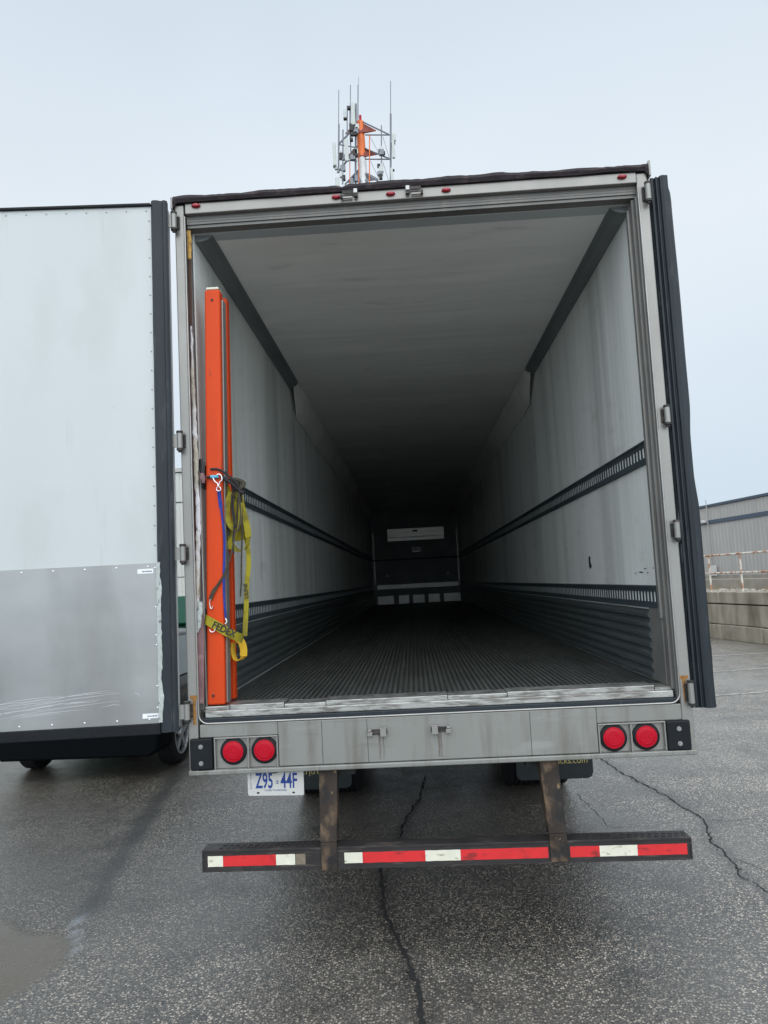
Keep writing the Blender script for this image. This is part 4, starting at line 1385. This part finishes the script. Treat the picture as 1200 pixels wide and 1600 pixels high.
LB = thing('ratchet_strap', 'yellow strap wrapped low across both orange beams', 'strap', (-1.13, 0.1, 1.7))
m = MB()
p = smooth_path([(-1.216, 0.080, 1.776), (-1.200, 0.050, 1.772), (-1.165, 0.046, 1.752), (-1.12, 0.048, 1.722), (-1.085, 0.055, 1.700), (-1.05, 0.10, 1.672), (-1.034, 0.16, 1.655)])
m.ribbon(p, 0.048, 0.003, side=(0.18, 0, 1))
m.build('band_web', 'yellow', LB)
lettering('FEDEX', 0.052, 'ink', LB, (-1.172, 0.0425, 1.733), (0.89, 0.0, -0.46), (0.46, 0, 0.89), 0.90, bold=0.0012)
m = MB()
p = smooth_path(P3([(-1.052, 1.658), (-1.032, 1.640), (-1.022, 1.600), (-1.026, 1.562), (-1.045, 1.545), (-1.070, 1.555), (-1.080, 1.60), (-1.075, 1.64)], 0.20))
m.ribbon(p, 0.040, 0.003, side=[(1, 0.5, 0.15) if i < 18 else (0.4, 1, 0) for i in range(len(p))])
m.build('loop_web', 'orangeweb', LB)
m = MB()
c = Vector((-1.166, 0.040, 1.722))
m.tube([c + Vector((0.015 * math.cos(a), 0, 0.016 * math.sin(a))) for a in [R(180 + 180 * i / 10) for i in range(11)]], 0.003, 8)
m.build('buckle_ring', 'chrome', LB, smooth='auto')

BL = thing('tie_strap', 'blue strap hanging from a chrome snap hook on the orange beam', 'strap', (-1.12, 0.05, 2.0))
m = MB()
p = smooth_path(P3([(-1.129, 2.478), (-1.126, 2.43), (-1.120, 2.37), (-1.113, 2.30), (-1.107, 2.22), (-1.109, 2.13), (-1.117, 2.0), (-1.118, 1.88), (-1.113, 1.775)], 0.047))
m.ribbon(p, [0.020 if i < 12 else 0.012 for i in range(len(p))], 0.0025, side=(1, -0.1, 0))
m.build('blue_web', 'blueweb', BL)
m = MB()
m.tube(smooth_path(P3([(-1.160, 2.545), (-1.150, 2.524), (-1.136, 2.512), (-1.131, 2.495), (-1.122, 2.520), (-1.110, 2.530), (-1.113, 2.553), (-1.124, 2.563), (-1.138, 2.561)], 0.035)), 0.0035, 8)
m.tube(smooth_path(P3([(-1.131, 2.497), (-1.141, 2.485), (-1.138, 2.472), (-1.122, 2.472), (-1.119, 2.485), (-1.131, 2.497)], 0.038)), 0.0028, 8)
m.build('snap_hook', 'chrome', BL, smooth='auto')
m = MB()
a_ = P3([(-1.115, 1.772), (-1.108, 1.752), (-1.118, 1.742)], 0.045)
m.tube(smooth_path(a_), 0.004, 8)
m.build('snap_hook', 'chrome', BL, smooth='auto')
m = MB()
q = P3([(-1.192, 2.551), (-1.172, 2.551), (-1.128, 2.550)], 0.045)
m.tube(q[1:], 0.0095, 12)
m.build('grip', 'cyan', BL, smooth='auto')
m = MB(); m.tube([q[0], q[1]], 0.0075, 10); m.build('grip_tip', 'ink', BL, smooth='auto')

BC = thing('knotted_rope', 'knotted dark cords and strap wound round the top of the yellow loops', 'cord', (-1.05, 0.1, 2.5))
m = MB()
m.tube(smooth_path(P3([(-1.172, 2.594), (-1.150, 2.594), (-1.135, 2.592), (-1.108, 2.580), (-1.069, 2.549), (-1.035, 2.519), (-1.02, 2.49)], 0.05)), 0.0062, 8)
m.tube(smooth_path(P3([(-1.115, 2.552), (-1.095, 2.535), (-1.070, 2.519), (-1.036, 2.490), (-1.008, 2.460), (-0.992, 2.45)], 0.06)), 0.009, 8)
m.tube(smooth_path(P3([(-1.045, 2.500), (-1.060, 2.42), (-1.056, 2.33), (-1.040, 2.26), (-1.030, 2.35), (-1.022, 2.46)], 0.075)), 0.0045, 8)
m.tube(smooth_path(P3([(-1.030, 2.49), (-1.052, 2.40), (-1.048, 2.30), (-1.060, 2.20), (-1.058, 2.12)], 0.07)), 0.004, 8)
m.build('black_cord', 'blackweb', BC, smooth='auto')
m = MB()
for ph, rr, sq, yy in ((0.0, 0.034, 0.9, 0.10), (0.8, 0.027, 1.2, 0.115), (1.6, 0.040, 0.7, 0.13), (2.4, 0.020, 1.3, 0.09), (0.4, 0.030, 1.0, 0.085)):
    c = Vector(P3([(-1.028, 2.500)], yy)[0])
    pts_ = [c + Vector((rr * math.cos(a + ph) + 0.008 * math.cos(2 * a), 0.012 * math.sin(a * 2 + ph), rr * sq * math.sin(a))) for a in [2 * math.pi * i / 20 for i in range(20)]]
    m.tube(pts_, 0.0085, 8, closed=True)
m.tube(smooth_path(P3([(-1.02, 2.49), (-1.005, 2.465), (-0.99, 2.455)], 0.10)), 0.008, 8)
m.build('knot', 'oliveweb', BC, smooth='auto')
m = MB()
p = smooth_path(P3([(-1.010, 2.460), (-1.006, 2.36), (-1.006, 2.276), (-1.018, 2.066), (-1.022, 1.96), (-1.030, 1.885)], 0.115))
m.ribbon(p, [0.016 if i < 8 else 0.009 for i in range(len(p))], 0.003, side=(1, 0.3, 0))
p = smooth_path(P3([(-1.020, 2.455), (-1.012, 2.33), (-1.028, 2.25), (-1.044, 2.243), (-1.060, 2.17), (-1.077, 2.104), (-1.108, 2.019), (-1.141, 1.968), (-1.178, 1.918), (-1.195, 1.878)], 0.045))
m.ribbon(p, [0.009 if i < 34 else (0.014 if i < 46 else 0.020) for i in range(len(p))], 0.003, side=None)
m.build('grimy_web', 'oliveweb', BC)
m = MB()
m.tube(smooth_path(P3([(-1.193, 1.880), (-1.200, 1.860), (-1.196, 1.835), (-1.188, 1.828), (-1.184, 1.842)], 0.045)), 0.003, 8)
m.build('wire_hook', 'chrome', BC, smooth='auto')

# ================================================================== PARKED CAR behind the left door
CAR = thing('parked_car', 'black car with silver wheels parked behind the swung-open trailer door', 'car', (-3.74, 3.86, 0.0), rz=R(-1.5))
def ring(y, zb, zs, zr, wb, ws, wr):
    # cross-section at station y: sill, shoulder, roof
    return [(-wb * 0.8, y, zb), (wb * 0.8, y, zb), (wb, y, zb + 0.08), (ws, y, (zb + zs) / 2), (ws * 0.985, y, zs), (wr * 1.04, y, zs + (zr - zs) * 0.55), (wr, y, zr - 0.04), (wr * 0.86, y, zr),
            (-wr * 0.86, y, zr), (-wr, y, zr - 0.04), (-wr * 1.04, y, zs + (zr - zs) * 0.55), (-ws * 0.985, y, zs), (-ws, y, (zb + zs) / 2), (-wb, y, zb + 0.08)]
st = [ring(0.02, 0.34, 0.78, 0.84, 0.72, 0.76, 0.66), ring(0.10, 0.27, 0.88, 0.98, 0.82, 0.86, 0.70), ring(0.30, 0.25, 0.93, 1.18, 0.85, 0.90, 0.66), ring(0.62, 0.25, 0.94, 1.42, 0.86, 0.905, 0.62),
      ring(1.2, 0.24, 0.94, 1.49, 0.87, 0.91, 0.62), ring(2.1, 0.24, 0.93, 1.48, 0.87, 0.91, 0.62), ring(2.7, 0.24, 0.93, 1.36, 0.87, 0.91, 0.64), ring(3.3, 0.24, 0.93, 1.00, 0.86, 0.90, 0.70),
      ring(4.0, 0.25, 0.82, 0.86, 0.84, 0.88, 0.66), ring(4.4, 0.28, 0.70, 0.74, 0.74, 0.80, 0.6), ring(4.5, 0.36, 0.60, 0.64, 0.6, 0.7, 0.5)]
m = MB(); m.loft(st)
body = m.build('body', 'carpaint', CAR, smooth='auto', local=True)
sd = body.modifiers.new('sub', 'SUBSURF'); sd.levels = sd.render_levels = 2
m = MB()
outl = [(-0.80, 0.235), (-0.90, 0.30), (-0.91, 0.46), (-0.84, 0.60), (0.84, 0.60), (0.91, 0.46), (0.90, 0.30), (0.80, 0.235)]
m.loft([[(a * 1.0, -0.02, b) for a, b in outl], [(a * 1.01, 0.10, b) for a, b in outl], [(a * 1.012, 0.42, b) for a, b in outl]])
m.build('rear_bumper', 'carplastic', CAR, bevel=0.03, local=True, seg=3)
m = MB(); m.box(-0.55, 0.55, 0.06, 0.5, 0.235, 0.29); m.build('diffuser', 'carplastic', CAR, bevel=0.01, local=True)
for s in (-1, 1):
    m = MB()
    m.add([(s * 0.885, 0.75, 0.98), (s * 0.895, 2.85, 0.97), (s * 0.70, 2.45, 1.36), (s * 0.68, 1.0, 1.40),
           (s * 0.872, 0.75, 0.98), (s * 0.882, 2.85, 0.97), (s * 0.69, 2.45, 1.36), (s * 0.67, 1.0, 1.40)],
          [(0, 1, 2, 3), (7, 6, 5, 4), (0, 4, 5, 1), (1, 5, 6, 2), (2, 6, 7, 3), (3, 7, 4, 0)])
    m.build('side_window', 'carglass', CAR, local=True)
    m = MB(); m.hexa([(s * 0.60, 0.04, 0.70), (s * 0.86, 0.10, 0.70), (s * 0.86, 0.32, 0.72), (s * 0.60, 0.3, 0.72), (s * 0.60, 0.08, 0.88), (s * 0.84, 0.14, 0.88), (s * 0.84, 0.36, 0.88), (s * 0.60, 0.3, 0.88)])
    m.build('tail_lamp', 'taillens', CAR, bevel=0.02, local=True)
    m = MB(); m.box(*sorted((s * 0.90, s * 1.08)), 2.75, 2.90, 0.95, 1.09); m.build('side_mirror', 'carpaint', CAR, bevel=0.03, local=True)
m = MB(); m.add([(-0.62, 0.26, 1.02), (0.62, 0.26, 1.02), (0.54, 0.56, 1.38), (-0.54, 0.56, 1.38), (-0.62, 0.28, 1.02), (0.62, 0.28, 1.02), (0.54, 0.58, 1.38), (-0.54, 0.58, 1.38)],
                [(0, 1, 2, 3), (7, 6, 5, 4), (0, 4, 5, 1), (1, 5, 6, 2), (2, 6, 7, 3), (3, 7, 4, 0)])
m.build('rear_window', 'carglass', CAR, local=True)
def car_wheel(sx, y):
    m = MB()
    x0, x1 = sorted((sx * 0.70, sx * 0.90))
    r = 0.325
    n_ = 40
    prof = [(0, 0.22), (0, r * 0.85), (0.012, r * 0.96), (0.03, r), (0.17, r), (0.188, r * 0.96), (0.2, r * 0.85), (0.2, 0.22)]
    m.loft([[(x0 + a, y + b * math.cos(2 * math.pi * k / n_), r + b * math.sin(2 * math.pi * k / n_)) for k in range(n_)] for a, b in prof], cap=False)
    o = m.build('wheel', 'tyre', CAR, smooth='auto', local=True)
    m = MB()
    xf = sx * 0.903
    xi = sx * 0.86
    m.loft([[(x, y + b * math.cos(2 * math.pi * k / n_), r + b * math.sin(2 * math.pi * k / n_)) for k in range(n_)] for x, b in ((xi, 0.222), (xf, 0.225), (xf, 0.205), (xi, 0.20))], cap=False)
    for j in range(5):
        a = 2 * math.pi * j / 5 + 0.3
        c, s_ = math.cos(a), math.sin(a)
        def q(rad, off):
            return (y + rad * c - off * s_, r + rad * s_ + off * c)
        pts_ = [q(0.03, -0.03), q(0.21, -0.022), q(0.21, 0.022), q(0.03, 0.03)]
        m.prism(pts_, *sorted((xi, xf - sx * 0.006)), axis='x')
    m.tube([(xi, y, r), (xf, y, r)], 0.05, 16)
    m.tube([(sx * 0.72, y, r), (sx * 0.80, y, r)], 0.15, 24, mi=1)
    m.build('rim', ['rim', 'chassis'], o, local=True)
for sx in (-1, 1):
    for y in (0.72, 3.45):
        car_wheel(sx, y)

# ================================================================== WASTE BIN further back
D = thing('waste_container', 'dark green sloping waste container glimpsed between the open door and trailer', 'container', (-5.0, 9.4, 0))
m = MB()
m.prism([(8.7, 0.14), (10.6, 0.14), (10.7, 1.45), (9.4, 1.78), (8.6, 1.35)], -6.1, -3.98, 'x')
m.build('bin_body', 'green', D, bevel=0.02)
m = MB()
m.prism([(8.55, 1.37), (9.4, 1.80), (10.75, 1.47), (10.75, 1.52), (9.4, 1.86), (8.52, 1.41)], -6.14, -3.94, 'x')
m.build('bin_lid', 'green', D, bevel=0.01)
m = MB()
for x in (-5.9, -4.2):
    m.box(x - 0.05, x + 0.05, 8.8, 10.5, 0.0, 0.139)
m.build('skid', 'guard', D)

# ================================================================== BUILDINGS
def corrugated(mb, p0, p1, z0, z1, pitch, depth, mi=0):
    a, b = Vector((*p0, 0)), Vector((*p1, 0))
    L2 = (b - a).length
    d = (b - a).normalized()
    nn = Vector((d.y, -d.x, 0))
    n_ = int(L2 / pitch)
    pts_ = []
    for i in range(n_):
        s0 = i * pitch
        for f_, h_ in ((0, 0), (0.62, 0), (0.72, 1), (0.90, 1)):
            pts_.append(a + d * (s0 + f_ * pitch) + nn * depth * h_)
    k = len(pts_)
    vs = [(p.x, p.y, z0) for p in pts_] + [(p.x, p.y, z1) for p in pts_]
    mb.add(vs, [(i, i + 1, i + 1 + k, i + k) for i in range(k - 1)], mi)

wd = Vector((0.1504, -0.9886, 0))
wn_ = Vector((0.9886, 0.1504, 0))      # away from the viewer, to the right
WH = thing('warehouse', 'long grey ribbed metal warehouse with a dark blue band behind the railing', 'building', (18.0, 40.0, 0))
A0 = Vector((17.8, 42.2, 0)) - wd * 30
A1 = A0 + wd * 75
m = MB()
def wq(mb, s0, s1, n0, n1, z0, z1, mi=0):
    p = [A0 + wd * s0 + wn_ * n0, A0 + wd * s1 + wn_ * n0, A0 + wd * s1 + wn_ * n1, A0 + wd * s0 + wn_ * n1]
    mb.hexa([(q.x, q.y, z0) for q in p] + [(q.x, q.y, z1) for q in p], mi)
wq(m, 0, 75, 0.06, 30, 0.9, 5.46, 0)
corrugated(m, (A1.x, A1.y), (A0.x, A0.y), 1.3, 4.42, 0.34, -0.022)
corrugated(m, (A1.x, A1.y), (A0.x, A0.y), 4.66, 5.44, 0.34, -0.022)
m.build('wall', 'cladding', WH)
m = MB(); wq(m, 0, 75, -0.08, 0.055, 4.43, 4.655); m.build('blue_band', 'band', WH)
m = MB(); wq(m, -0.2, 75.2, -0.12, 30.2, 5.465, 5.60); m.build('roof', 'band', WH)
m = MB(); wq(m, 0, 75, -0.05, 0.055, 0.9, 1.29); m.build('foundation', 'concrete2', WH)
s_d = 31.55
m = MB(); wq(m, s_d - 0.35, s_d + 0.45, -0.13, -0.085, 1.30, 1.92); m.build('vent', 'plate', WH, bevel=0.02)
m = MB(); wq(m, s_d - 0.03, s_d + 0.02, -0.15, -0.11, 1.93, 5.9); m.build('downpipe', 'cladding', WH)
m = MB(); wq(m, s_d - 0.6, s_d - 0.15, -0.34, -0.085, 4.52, 4.68); m.build('wall_light', 'plate', WH, bevel=0.03)

CB = thing('industrial_building', 'pale cream panelled building behind the parked car, seen through the narrow gap', 'building', (-18, 26, 0))
m = MB()
m.box(-34, -8.0, 24.08, 40, 0, 6.62, 0)
for z0, z1 in ((0.0, 2.5), (2.54, 5.40), (5.46, 6.60)):
    corrugated(m, (-34, 24.0), (-8.05, 24.0), z0, z1, 0.5, 0.04)
m.build('wall', 'cream', CB)
m = MB(); m.box(-34.2, -7.9, 23.9, 40.2, 6.63, 6.78); m.build('roof', 'cladding', CB)

# ================================================================== RETAINING WALL, RAILING, BANK
RW = thing('retaining_wall', 'stained concrete block retaining wall in three courses below the railing', 'wall', (8.0, 14.5, 0))
Wb = Vector((7.734, 16.233, 0))
def rwbox(s0, s1, n0, n1, z0, z1):
    m = MB()
    p = [Wb + wd * s0 + wn_ * n0, Wb + wd * s1 + wn_ * n0, Wb + wd * s1 + wn_ * n1, Wb + wd * s0 + wn_ * n1]
    m.hexa([(q.x, q.y, z0) for q in p] + [(q.x, q.y, z1) for q in p])
    return m
random.seed(5)
for z0, z1, off, ln, nn in ((0.0, 0.375, 0.69, 1.71, 0.0), (0.392, 0.905, -0.3, 3.4, 0.05), (0.93, 1.225, 0.69, 3.4, 0.03)):
    s0 = off - ln * math.ceil((off + 14) / ln)
    while s0 < 12:
        rwbox(s0 + 0.008, s0 + ln - 0.008, nn + random.uniform(-0.01, 0.01), 0.6, z0, z1 + random.uniform(-0.006, 0.006)).build('concrete_block', 'concrete', RW, bevel=0.018)
        s0 += ln
RL = thing('handrail', 'rust-streaked white pipe railing along the top of the concrete wall', 'railing', (8.1, 14.5, 1.2))
def rp(s, z, n=0.3):
    q = Wb + wd * s + wn_ * n
    return (q.x, q.y, z)
for z in (2.19, 1.71):
    m = MB(); m.tube([rp(-13, z), rp(11.5, z)], 0.028, 10); m.build('rail', 'railpaint', RL, smooth='auto')
s_ = -13.0 + 0.03
while s_ < 11.6:
    m = MB(); m.tube([rp(s_, 1.205), rp(s_, 2.16)], 0.026, 10); m.build('post', 'railpaint', RL, smooth='auto')
    s_ += 1.43
m = MB()
nb_s, nb_n = 40, 24
vs = []
for i in range(nb_s + 1):
    for j in range(nb_n + 1):
        s__ = -34 + 52 * i / nb_s
        n__ = 0.45 + 9.4 * (j / nb_n) ** 1.6
        q = Wb + wd * s__ + wn_ * n__
        vs.append((q.x, q.y, 1.19 + 0.03 * nsn(q.x * 1.7, q.y * 1.7) * (1 if j else 0)))
m.add(vs, [(i * (nb_n + 1) + j, (i + 1) * (nb_n + 1) + j, (i + 1) * (nb_n + 1) + j + 1, i * (nb_n + 1) + j + 1) for i in range(nb_s) for j in range(nb_n)])
struct(m.build('bank', 'gravel'))
LW = MB()
p = [Wb + wd * -34 + wn_ * 1.75, Wb + wd * 14 + wn_ * 1.75, Wb + wd * 14 + wn_ * 1.95, Wb + wd * -34 + wn_ * 1.95]
LW.hexa([(q.x, q.y, 1.12) for q in p] + [(q.x, q.y, 1.50) for q in p])
tag(LW.build('concrete_kerb', 'concrete2', bevel=0.015), 'low weathered concrete kerb running behind the rusty railing', 'kerb')
random.seed(21)
m = MB()
for i in range(420):
    s__, n__ = random.uniform(-8, 8), random.uniform(0.62, 1.72)
    q = Wb + wd * s__ + wn_ * n__
    r = random.uniform(0.012, 0.045)
    z = 1.20 + r * 0.4
    ico = []
    for a, b in ((0, -1), (0, 0), (1, 0), (2, 0), (3, 0), (0, 1)):
        an = a * math.pi / 2 + random.uniform(-0.4, 0.4)
        rr_ = r * random.uniform(0.7, 1.2)
        ico.append((q.x + (rr_ * math.cos(an) if b == 0 else 0), q.y + (rr_ * math.sin(an) if b == 0 else 0), z + b * r * 0.7))
    m.add(ico, [(0, 2, 1), (0, 3, 2), (0, 4, 3), (0, 1, 4), (5, 1, 2), (5, 2, 3), (5, 3, 4), (5, 4, 1)])
struct(m.build('rubble', 'stone'), 'stuff')
m = MB()
for i in range(900):
    s__ = random.choice((random.gauss(2.6, 0.5), random.uniform(-5, 7)))
    n__ = random.uniform(0.7, 1.65)
    q = Wb + wd * s__ + wn_ * n__
    h = random.uniform(0.05, 0.26) * (1.2 if abs(s__ - 2.6) < 0.7 else 0.6)
    a = random.uniform(0, 6.28)
    lean = Vector((random.uniform(-0.12, 0.12), random.uniform(-0.12, 0.12), h))
    w = Vector((math.cos(a), math.sin(a), 0)) * 0.005
    b0 = Vector((q.x, q.y, 1.19))
    m.add([b0 - w, b0 + w, b0 + lean * 0.6 + w * 0.7, b0 + lean * 0.6 - w * 0.7, b0 + lean * 1.0 + Vector((lean.x, lean.y, -0.02))], [(0, 1, 2, 3), (3, 2, 4)])
struct(m.build('dry_weeds', 'weed'), 'stuff')

# ================================================================== CELL TOWER
def tw(u, v, y=60.0):
    """photo-space sketch of the mast laid out on its own plane 60 m off, true scale in metres"""
    x = 0.165 + 0.05942 * (u - 610.5) - 0.003215 * (v - 178)
    z = 45.178 - 0.00452 * (u - 610.5) - 0.06202 * (v - 178)
    f = (y + 3.804) / 63.804      # arms nearer than the pole are drawn in towards the viewer
    return -0.086 + (x + 0.086) * f, 1.923 + (z - 1.923) * f
TW = thing('cell_tower', 'orange and white monopole cell tower crowded with antennas rising behind the trailer roof', 'tower', (-2.72, 60, 0))
pc_x = -2.72
m = MB(); m.tube([(pc_x, 60, 0), (pc_x, 60, 41.0)], [0.75, 0.40], 24); m.build('lower_pole', 'towerwhite', TW, smooth='auto')
m = MB(); m.tube([(pc_x, 60, 41.0), (pc_x, 60, 44.6)], [0.40, 0.34], 24); m.build('upper_pole', 'towerorange', TW, smooth='auto')
def platform(z, names):
    m = MB()
    c = Vector((pc_x, 60, z))
    # three-sided gusset cone below the arm ring
    cr = [Vector((1.45, -0.3, -0.55)), Vector((-1.4, -0.5, -0.75)), Vector((0.1, 0.5, -0.2))]
    ap = [c + Vector((-0.25, 0, 0.75))]
    base = [c + q * 1.0 for q in cr]
    m.add(ap + base + [ap[0] + Vector((0, 0, -0.12))] + [b - Vector((0, 0, 0.10)) for b in base],
          [(0, 1, 2), (0, 2, 3), (0, 3, 1), (4, 6, 5), (4, 7, 6), (4, 5, 7), (1, 5, 6, 2), (2, 6, 7, 3), (3, 7, 5, 1)])
    m.build('gusset', names, TW)
platform(44.05, 'towerrust')
platform(41.75, 'towerrust')
platform(39.35, 'galv')
def rod(a, b, r, material='galv', name='boom', ya=60.0, yb=60.0):
    (xa, za), (xb2, zb2) = tw(*a, ya), tw(*b, yb)
    m = MB(); m.tube([(xa, ya, za), (xb2, yb, zb2)], r, 8)
    return m.build(name, material, TW, smooth='auto')
Y = {'r': 58.8, 'l': 58.6, 'b': 61.0}
for a, b, ya, yb, r in (((562, 188), (607, 210), 60, 58.8, 0.07), ((571, 211), (610, 211), 59.4, 58.8, 0.06), ((562, 191), (529, 226), 60, 58.6, 0.08), ((563, 229), (608, 248), 60, 58.8, 0.07),
                        ((571, 249), (610, 249), 59.4, 58.8, 0.06), ((560, 229), (528, 270), 60, 58.6, 0.08), ((561, 266), (594, 285), 60, 59, 0.07), ((560, 266), (540, 288), 60, 58.8, 0.07),
                        ((529, 226), (558, 231), 58.6, 59.6, 0.05), ((532, 250), (558, 252), 58.6, 59.6, 0.05), ((598, 213), (608, 246), 58.8, 58.8, 0.02), ((579, 215), (592, 240), 59.4, 58.9, 0.02),
                        ((579, 252), (592, 278), 59.4, 59.0, 0.02), ((598, 252), (608, 285), 58.8, 58.8, 0.02), ((547, 200), (549, 250), 58.9, 58.9, 0.06), ((544, 205), (540, 216), 58.7, 58.7, 0.06)):
    rod(a, b, r, ya=ya, yb=yb)
for u, v0, v1, r, y, mt in ((577.5, 211, 288, 0.05, 59.3, 'towerorange'), (561, 243, 288, 0.04, 59.2, 'towerorange'), (547, 253, 288, 0.04, 58.9, 'towerorange')):
    rod((u, v0), (u, v1), r, mt, 'cable_run', y, y)
for u, v0, v1, r, y in ((610.5, 178, 288, 0.085, 58.8), (529.5, 194, 270, 0.075, 58.6), (536, 203, 288, 0.06, 58.6), (547, 168, 205, 0.06, 58.9), (542.5, 165, 215, 0.05, 58.7), (556, 162, 290, 0.09, 59.2), (596, 196, 280, 0.05, 59.0)):
    rod((u, v0), (u, v1), r, 'galv', 'mount_pipe', y, y)
for u, v0, v1, r, y in ((610.3, 126, 179, 0.035, 58.8), (529, 140, 194, 0.035, 58.6), (547.3, 132, 170, 0.04, 58.9), (559.3, 132, 187, 0.05, 59.2), (560.2, 119, 132, 0.018, 59.2)):
    rod((u, v0), (u, v1), r, 'galv', 'whip_antenna', y, y)
def panel(u0, u1, v0, v1, y, slant=0.0, mt='antenna'):
    (xa, zt), (xb2, zb2) = tw(u0, v0, y), tw(u1, v1, y)
    m = MB()
    m.hexa([(xa, y, zb2), (xb2, y, zb2), (xb2, y + 0.25, zb2), (xa, y + 0.25, zb2), (xa, y, zt), (xb2, y, zt - slant), (xb2, y + 0.25, zt - slant), (xa, y + 0.25, zt)])
    m.build('panel_antenna', mt, TW, bevel=0.05)
panel(547.3, 555.5, 156, 194, 58.5, 0.28)
panel(537.5, 545.5, 217, 251, 58.3)
panel(519.3, 526, 222, 258, 58.3)
panel(536.0, 540.5, 170, 183, 58.4)
panel(524, 531, 277, 292, 58.3)
panel(612.5, 618.5, 208, 219, 58.6)
panel(611.5, 617.5, 219, 246, 58.5)
panel(609.5, 615.3, 262, 290, 58.5, mt='antenna')
panel(566.5, 570.5, 279, 290, 58.9, mt='towerwhite')
def rru(u, v, w, h, y, mt='antenna'):
    x, z = tw(u, v, y)
    m = MB()
    m.box(x - w / 2, x + w / 2, y, y + 0.3, z - h / 2, z + h / 2)
    m.build('radio_unit', mt, TW, bevel=0.04)
random.seed(9)
for u, v, w, h, mt in ((596, 237, 0.45, 0.55, 'galv'), (592.5, 235, 0.15, 0.3, 'guard'), (600, 238, 0.2, 0.3, 'guard'), (596, 231, 0.3, 0.3, 'antenna'), (595.5, 262, 0.42, 0.75, 'antenna'), (594, 270, 0.5, 0.4, 'galv'), (592, 258, 0.3, 0.3, 'guard'),
                       (595, 275, 0.3, 0.5, 'guard'), (550, 198, 0.5, 0.7, 'guard'), (556, 203, 0.45, 0.6, 'galv'), (553, 208, 0.6, 0.35, 'guard'), (558, 197, 0.35, 0.5, 'antenna'), (549, 217, 0.3, 0.3, 'guard'), (555, 238, 0.45, 0.7, 'guard'),
                       (557, 236, 0.3, 0.5, 'antenna'), (551, 245, 0.5, 0.5, 'galv'), (533, 243, 0.5, 0.6, 'guard'), (537, 245, 0.35, 0.5, 'galv'), (530.5, 238, 0.3, 0.4, 'antenna'), (536, 262, 0.45, 0.6, 'galv'), (534, 272, 0.35, 0.5, 'antenna'),
                       (537, 277, 0.35, 0.5, 'guard'), (526, 262, 0.3, 0.25, 'antenna'), (523, 259, 0.25, 0.2, 'guard'), (545, 167, 0.3, 0.3, 'guard'), (539, 184, 0.3, 0.2, 'guard'), (550, 283, 0.3, 0.6, 'galv'), (557, 278, 0.3, 0.6, 'galv'), (613, 265, 0.4, 0.12, 'guard'), (615, 222, 0.3, 0.2, 'guard')):
    rru(u, v, w, h, 58.55 if u < 600 else 58.6, mt)
m = MB()
x, z = tw(563, 184)
m.tube([(x, 59.9, z - 0.5), (x, 59.9, z + 0.15)], 0.12, 10)
m.build('beacon', 'redlens', TW, smooth='auto')
